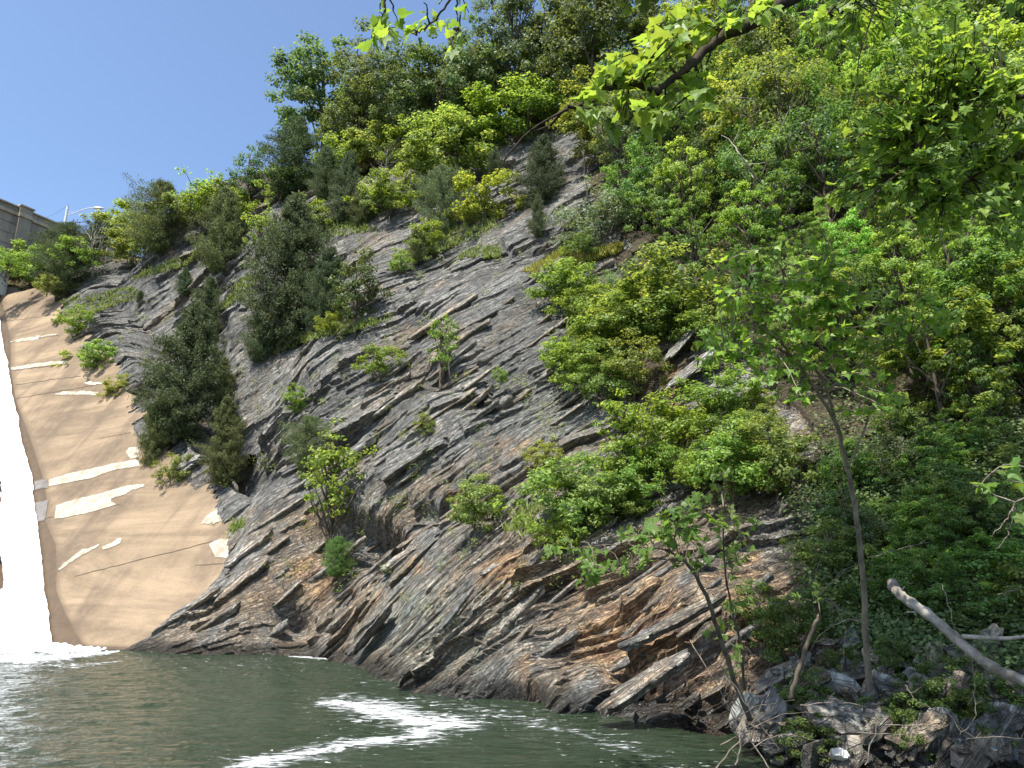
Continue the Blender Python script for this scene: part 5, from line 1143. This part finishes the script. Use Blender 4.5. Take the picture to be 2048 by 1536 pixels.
for (u, v, ru, rv, n) in [(1680, 60, 90, 50, 16), (1800, 60, 90, 60, 18), (1930, 70, 100, 70, 22), (1760, 230, 70, 60, 14), (1850, 260, 90, 60, 16), (1980, 250, 80, 70, 18), (1740, 380, 80, 50, 14), (1840, 360, 80, 60, 14), (1960, 370, 90, 60, 16), (1700, 300, 40, 50, 6), (1650, 400, 40, 30, 5), (1830, 460, 90, 40, 10), (1980, 160, 80, 50, 14), (1850, 140, 90, 50, 14), (2040, 460, 40, 60, 8)]:
    n4.cluster(u, v, ru, rv, 12.4, int(n * 2.3), 6, .185)
n4.finish()
n5 = Near(P(2120, 960, 7.5), 'sycamore_branch', 'leafy branch tip poking in from the lower right edge', 'branch', 'twig', .16, 300, (.95, 1.05, .9))
n5.branch([(2120, 960, 7.5), (2040, 1000, 7.4), (2020, 1030, 7.4), (2003, 1050, 7.4), (1985, 1070, 7.4)], .012, .004); n5.branch([(2030, 1015, 7.4), (2022, 1050, 7.4), (2012, 1075, 7.4), (1992, 1098, 7.4)], .007, .003)
n5.branch([(2120, 960, 7.5), (2040, 930, 7.4), (1990, 940, 7.4), (1950, 985, 7.3)], .012, .004)
for (u, v, ru, rv, n) in [(1960, 965, 30, 18, 3), (2020, 940, 30, 25, 4), (2045, 1010, 20, 20, 2)]: n5.cluster(u, v, ru, rv, 7.4, n, 3)
n5.finish()
# out-of-frame crown of the same overhanging tree kind: unseen clumps set along sun rays to shade the lower right bank
shade = empty('sycamore_tree', (11, 2, 1.0), 'big unseen sycamore on the near bank, crown shaped to shade the lower right corner', 'tree')
mb = MB(); mb.tube([(0, 0, -2), (-.3, .3, 8), (-1, 3, 14), (-3, 8, 22)], [.45, .38, .3, .18], 10); mb.tube([(-.3, .3, 5), (1, 4, 9), (1, 8, 12)], [.25, .18, .08], 8); mb.build('trunk', M['bark_pale'], shade, True)
cen = []
while len(cen) < 820:
    g = rng.uniform(size=2); gu = 1560 + 560 * g[0]; gvv = 900 + 640 * g[1]
    if rng.random() < .4: gu = 1540 + 520 * g[0]; gvv = 1260 + 270 * g[1]
    p, t = ghit(gu, gvv, 9)
    tries_ = globals().get('tries_', 0) + 1
    if tries_ > 4000: break
    if p is None: continue
    if gvv < 1250 and rng.random() < .35: continue
    hh = rng.uniform(10.5, 30); c = p + np.array([SV.x, SV.y, SV.z]) / SV.z * (hh - p[2]); uu_, vv_, ff = project(c)
    if -40 < vv_ and ff > .6 and abs(uu_ - 1024) < 1100: continue
    bad = False
    for zt in (4.5, 6.0, 7.5, 9.0):
        qq = c - np.array([SV.x, SV.y, SV.z]) / SV.z * (c[2] - zt); uq_, vq_, fq_ = project(qq)
        if fq_ > 9.5 and fq_ < 14.5 and 1350 < uq_ < 1950 and vq_ < 860: bad = True
    if bad: continue
    cen.append(c)
vs_, ns_, ss_ = [], [], []
for c in cen:
    n = 46; d = rdir(n); vs_.append(c + d * rng.random(n)[:, None] ** .5 * .75 * np.array([1, 1, .6])); ns_.append(rng.normal(0, .4, (n, 3)) + [0, 0, 1]); ss_.append(.20 * rng.uniform(.7, 1.3, n))
v, f = leaf_quads(np.vstack(vs_) - np.array(shade.location), np.vstack(ns_), np.concatenate(ss_), .9)
co = obj('crown', mesh_np('crown', v, f, [M['syc']]), shade); co['kind'] = 'stuff'

# ------------------------------------------------------------------ fallen log, twigs
M['log'] = simple_mat('weathered_dappled_log', (0.13, 0.11, 0.085), (0.42, 0.385, 0.33), 2.2, 0.9, 0.1, 0.03, (1, 1, 1), 8)  # weathered grey; the strong colour contrast also stands in for dappled light
lg = empty('fallen_log', P(2048, 1365, 12.6), 'weathered grey white fallen trunk slanting down to the right over the scree', 'log')
lo_ = np.array(lg.location)
w_ = polysm([P(*q) for q in [(1784, 1164, 14.6), (1790, 1178, 14.4), (1808, 1196, 14.2), (1860, 1232, 13.8), (1915, 1280, 13.3), (1975, 1328, 12.9), (2048, 1362, 12.5), (2130, 1390, 12.2)]], 6)
mb = MB(); rr = np.interp(np.linspace(0, 1, len(w_)), [0, .05, .5, .75, 1], [.08, .095, .09, .09, .08]); rr = rr * (1 + .12 * np.sin(np.arange(len(rr)) * 1.9)) ; mb.tube(w_ - lo_, rr, 12, .16); mb.build('trunk', M['log'], lg, True)
for kk in (9, 17, 25, 31):
    d = rdir(1)[0]; d[2] = abs(d[2]); stub = MB(); stub.tube(wobble(w_[kk], w_[kk] + d * rng.uniform(.15, .35), 5, .08) - lo_, np.linspace(.035, .012, 5), 6, .15); stub.build('branch_stub', M['log'], lg, True)
mb = MB(); mb.tube(polysm([P(*q) for q in [(1925, 1273, 13.2), (1960, 1275, 13.0), (2010, 1277, 12.8), (2060, 1272, 12.6)]], 5) - lo_, np.linspace(.045, .03, 16), 7, .1); mb.build('branch', M['bark_pale'], lg, True)
mb = MB(); mb.tube(polysm([P(*q) for q in [(1940, 1295, 13.1), (1945, 1330, 13), (1950, 1380, 12.9), (1935, 1410, 12.9)]], 5) - lo_, np.linspace(.012, .006, 16), 5); mb.build('branch', M['twig'], lg, True)
def twigs(name, label, lst, r=.012, mat='twig'):
    o0 = P(*lst[0][0]); root = empty(name, o0, label, 'twigs')
    for pl in lst:
        mb = MB(); w_ = polysm([P(*q) for q in pl], 5); w_[1:-1] += rng.normal(0, .012, (len(w_) - 2, 3)); mb.tube(w_ - o0, np.linspace(r, r * .3, len(w_)), 5)
        for _ in range(3):
            k = rng.integers(2, len(w_) - 1); d = rdir(1)[0]; d[1] *= .4; mb.tube(wobble(w_[k], w_[k] + d * rng.uniform(.12, .4), 5, .1) - o0, np.linspace(r * .5, r * .2, 5), 4)
        mb.build('twig', M[mat], root)
twigs('bare_twigs', 'tangle of bare grey twigs at the water edge under the tilted ribs', [[(1440, 1330, 14), (1500, 1420, 13.6), (1560, 1500, 13.2)], [(1430, 1540, 12.5), (1490, 1470, 13), (1560, 1430, 13.4), (1620, 1425, 13.5)], [(1450, 1450, 13), (1510, 1415, 13.4), (1590, 1400, 13.8)],
      [(1470, 1530, 12.5), (1480, 1470, 12.8), (1450, 1410, 13.2)], [(1540, 1540, 12.5), (1500, 1480, 12.9), (1465, 1450, 13)], [(1380, 1280, 15), (1440, 1380, 14), (1480, 1460, 13.3)], [(1500, 1500, 12.8), (1560, 1470, 13), (1630, 1480, 13.2)], [(1440, 1490, 12.8), (1500, 1450, 13.2), (1540, 1380, 14)]])
twigs('bare_twigs', 'thin bare twigs crossing the thin grey trunk', [[(1630, 1240, 15.5), (1630, 1150, 15.3), (1665, 1075, 15), (1700, 1070, 15)], [(1640, 1190, 15), (1690, 1140, 14.8), (1745, 1120, 14.8)], [(1488, 1208, 15), (1560, 1205, 15), (1610, 1210, 15)], [(1650, 1200, 15), (1700, 1230, 14.8), (1760, 1260, 14.8)],
      [(1735, 1115, 14.5), (1790, 1100, 14.6), (1860, 1085, 14.8)], [(1660, 1195, 15), (1690, 1260, 14.8), (1680, 1340, 14.6)], [(1740, 1260, 14.6), (1700, 1240, 14.6), (1640, 1270, 14.8), (1600, 1350, 14.8)]], .011)
twigs('bare_twigs', 'roots and dead sticks lying over the dark blocks at bottom right', [[(1600, 1410, 13.6), (1700, 1405, 13.4), (1780, 1440, 13)], [(1770, 1450, 12.9), (1850, 1450, 12.8), (1890, 1458, 12.7)], [(1715, 1465, 12.9), (1790, 1470, 12.7), (1850, 1465, 12.7)], [(1730, 1530, 12.4), (1745, 1480, 12.6), (1760, 1420, 12.9)],
      [(1885, 1170, 14.5), (1900, 1220, 14), (1910, 1270, 13.5)], [(1995, 1190, 14), (2030, 1180, 14), (2060, 1170, 14)], [(1930, 1480, 12.3), (1990, 1475, 12.2), (2050, 1478, 12.1)], [(1945, 1380, 12.8), (1950, 1430, 12.6), (1920, 1470, 12.5)], [(1810, 1370, 13.4), (1830, 1400, 13.2), (1870, 1420, 13)]], .011, 'twig')
# lower leaning dark stem left of the boulder
st2 = Near(P(1588, 1400, 14), 'broken_stem', 'dark slanting broken stem left of the rounded boulder', 'stem', 'bark', .12, 60)
st2.branch([(1580, 1400, 14), (1600, 1330, 14), (1625, 1260, 14), (1640, 1230, 14)], .05, .035, 'trunk'); st2.cluster(1620, 1180, 40, 25, 14, 4, 4); st2.finish()
print('TRIS', sum(sum(len(p_.vertices) - 2 for p_ in me.polygons) if len(me.polygons) < 5000 else len(me.loops) - 2 * len(me.polygons) for me in bpy.data.meshes)); print('objects', len(bpy.data.objects))
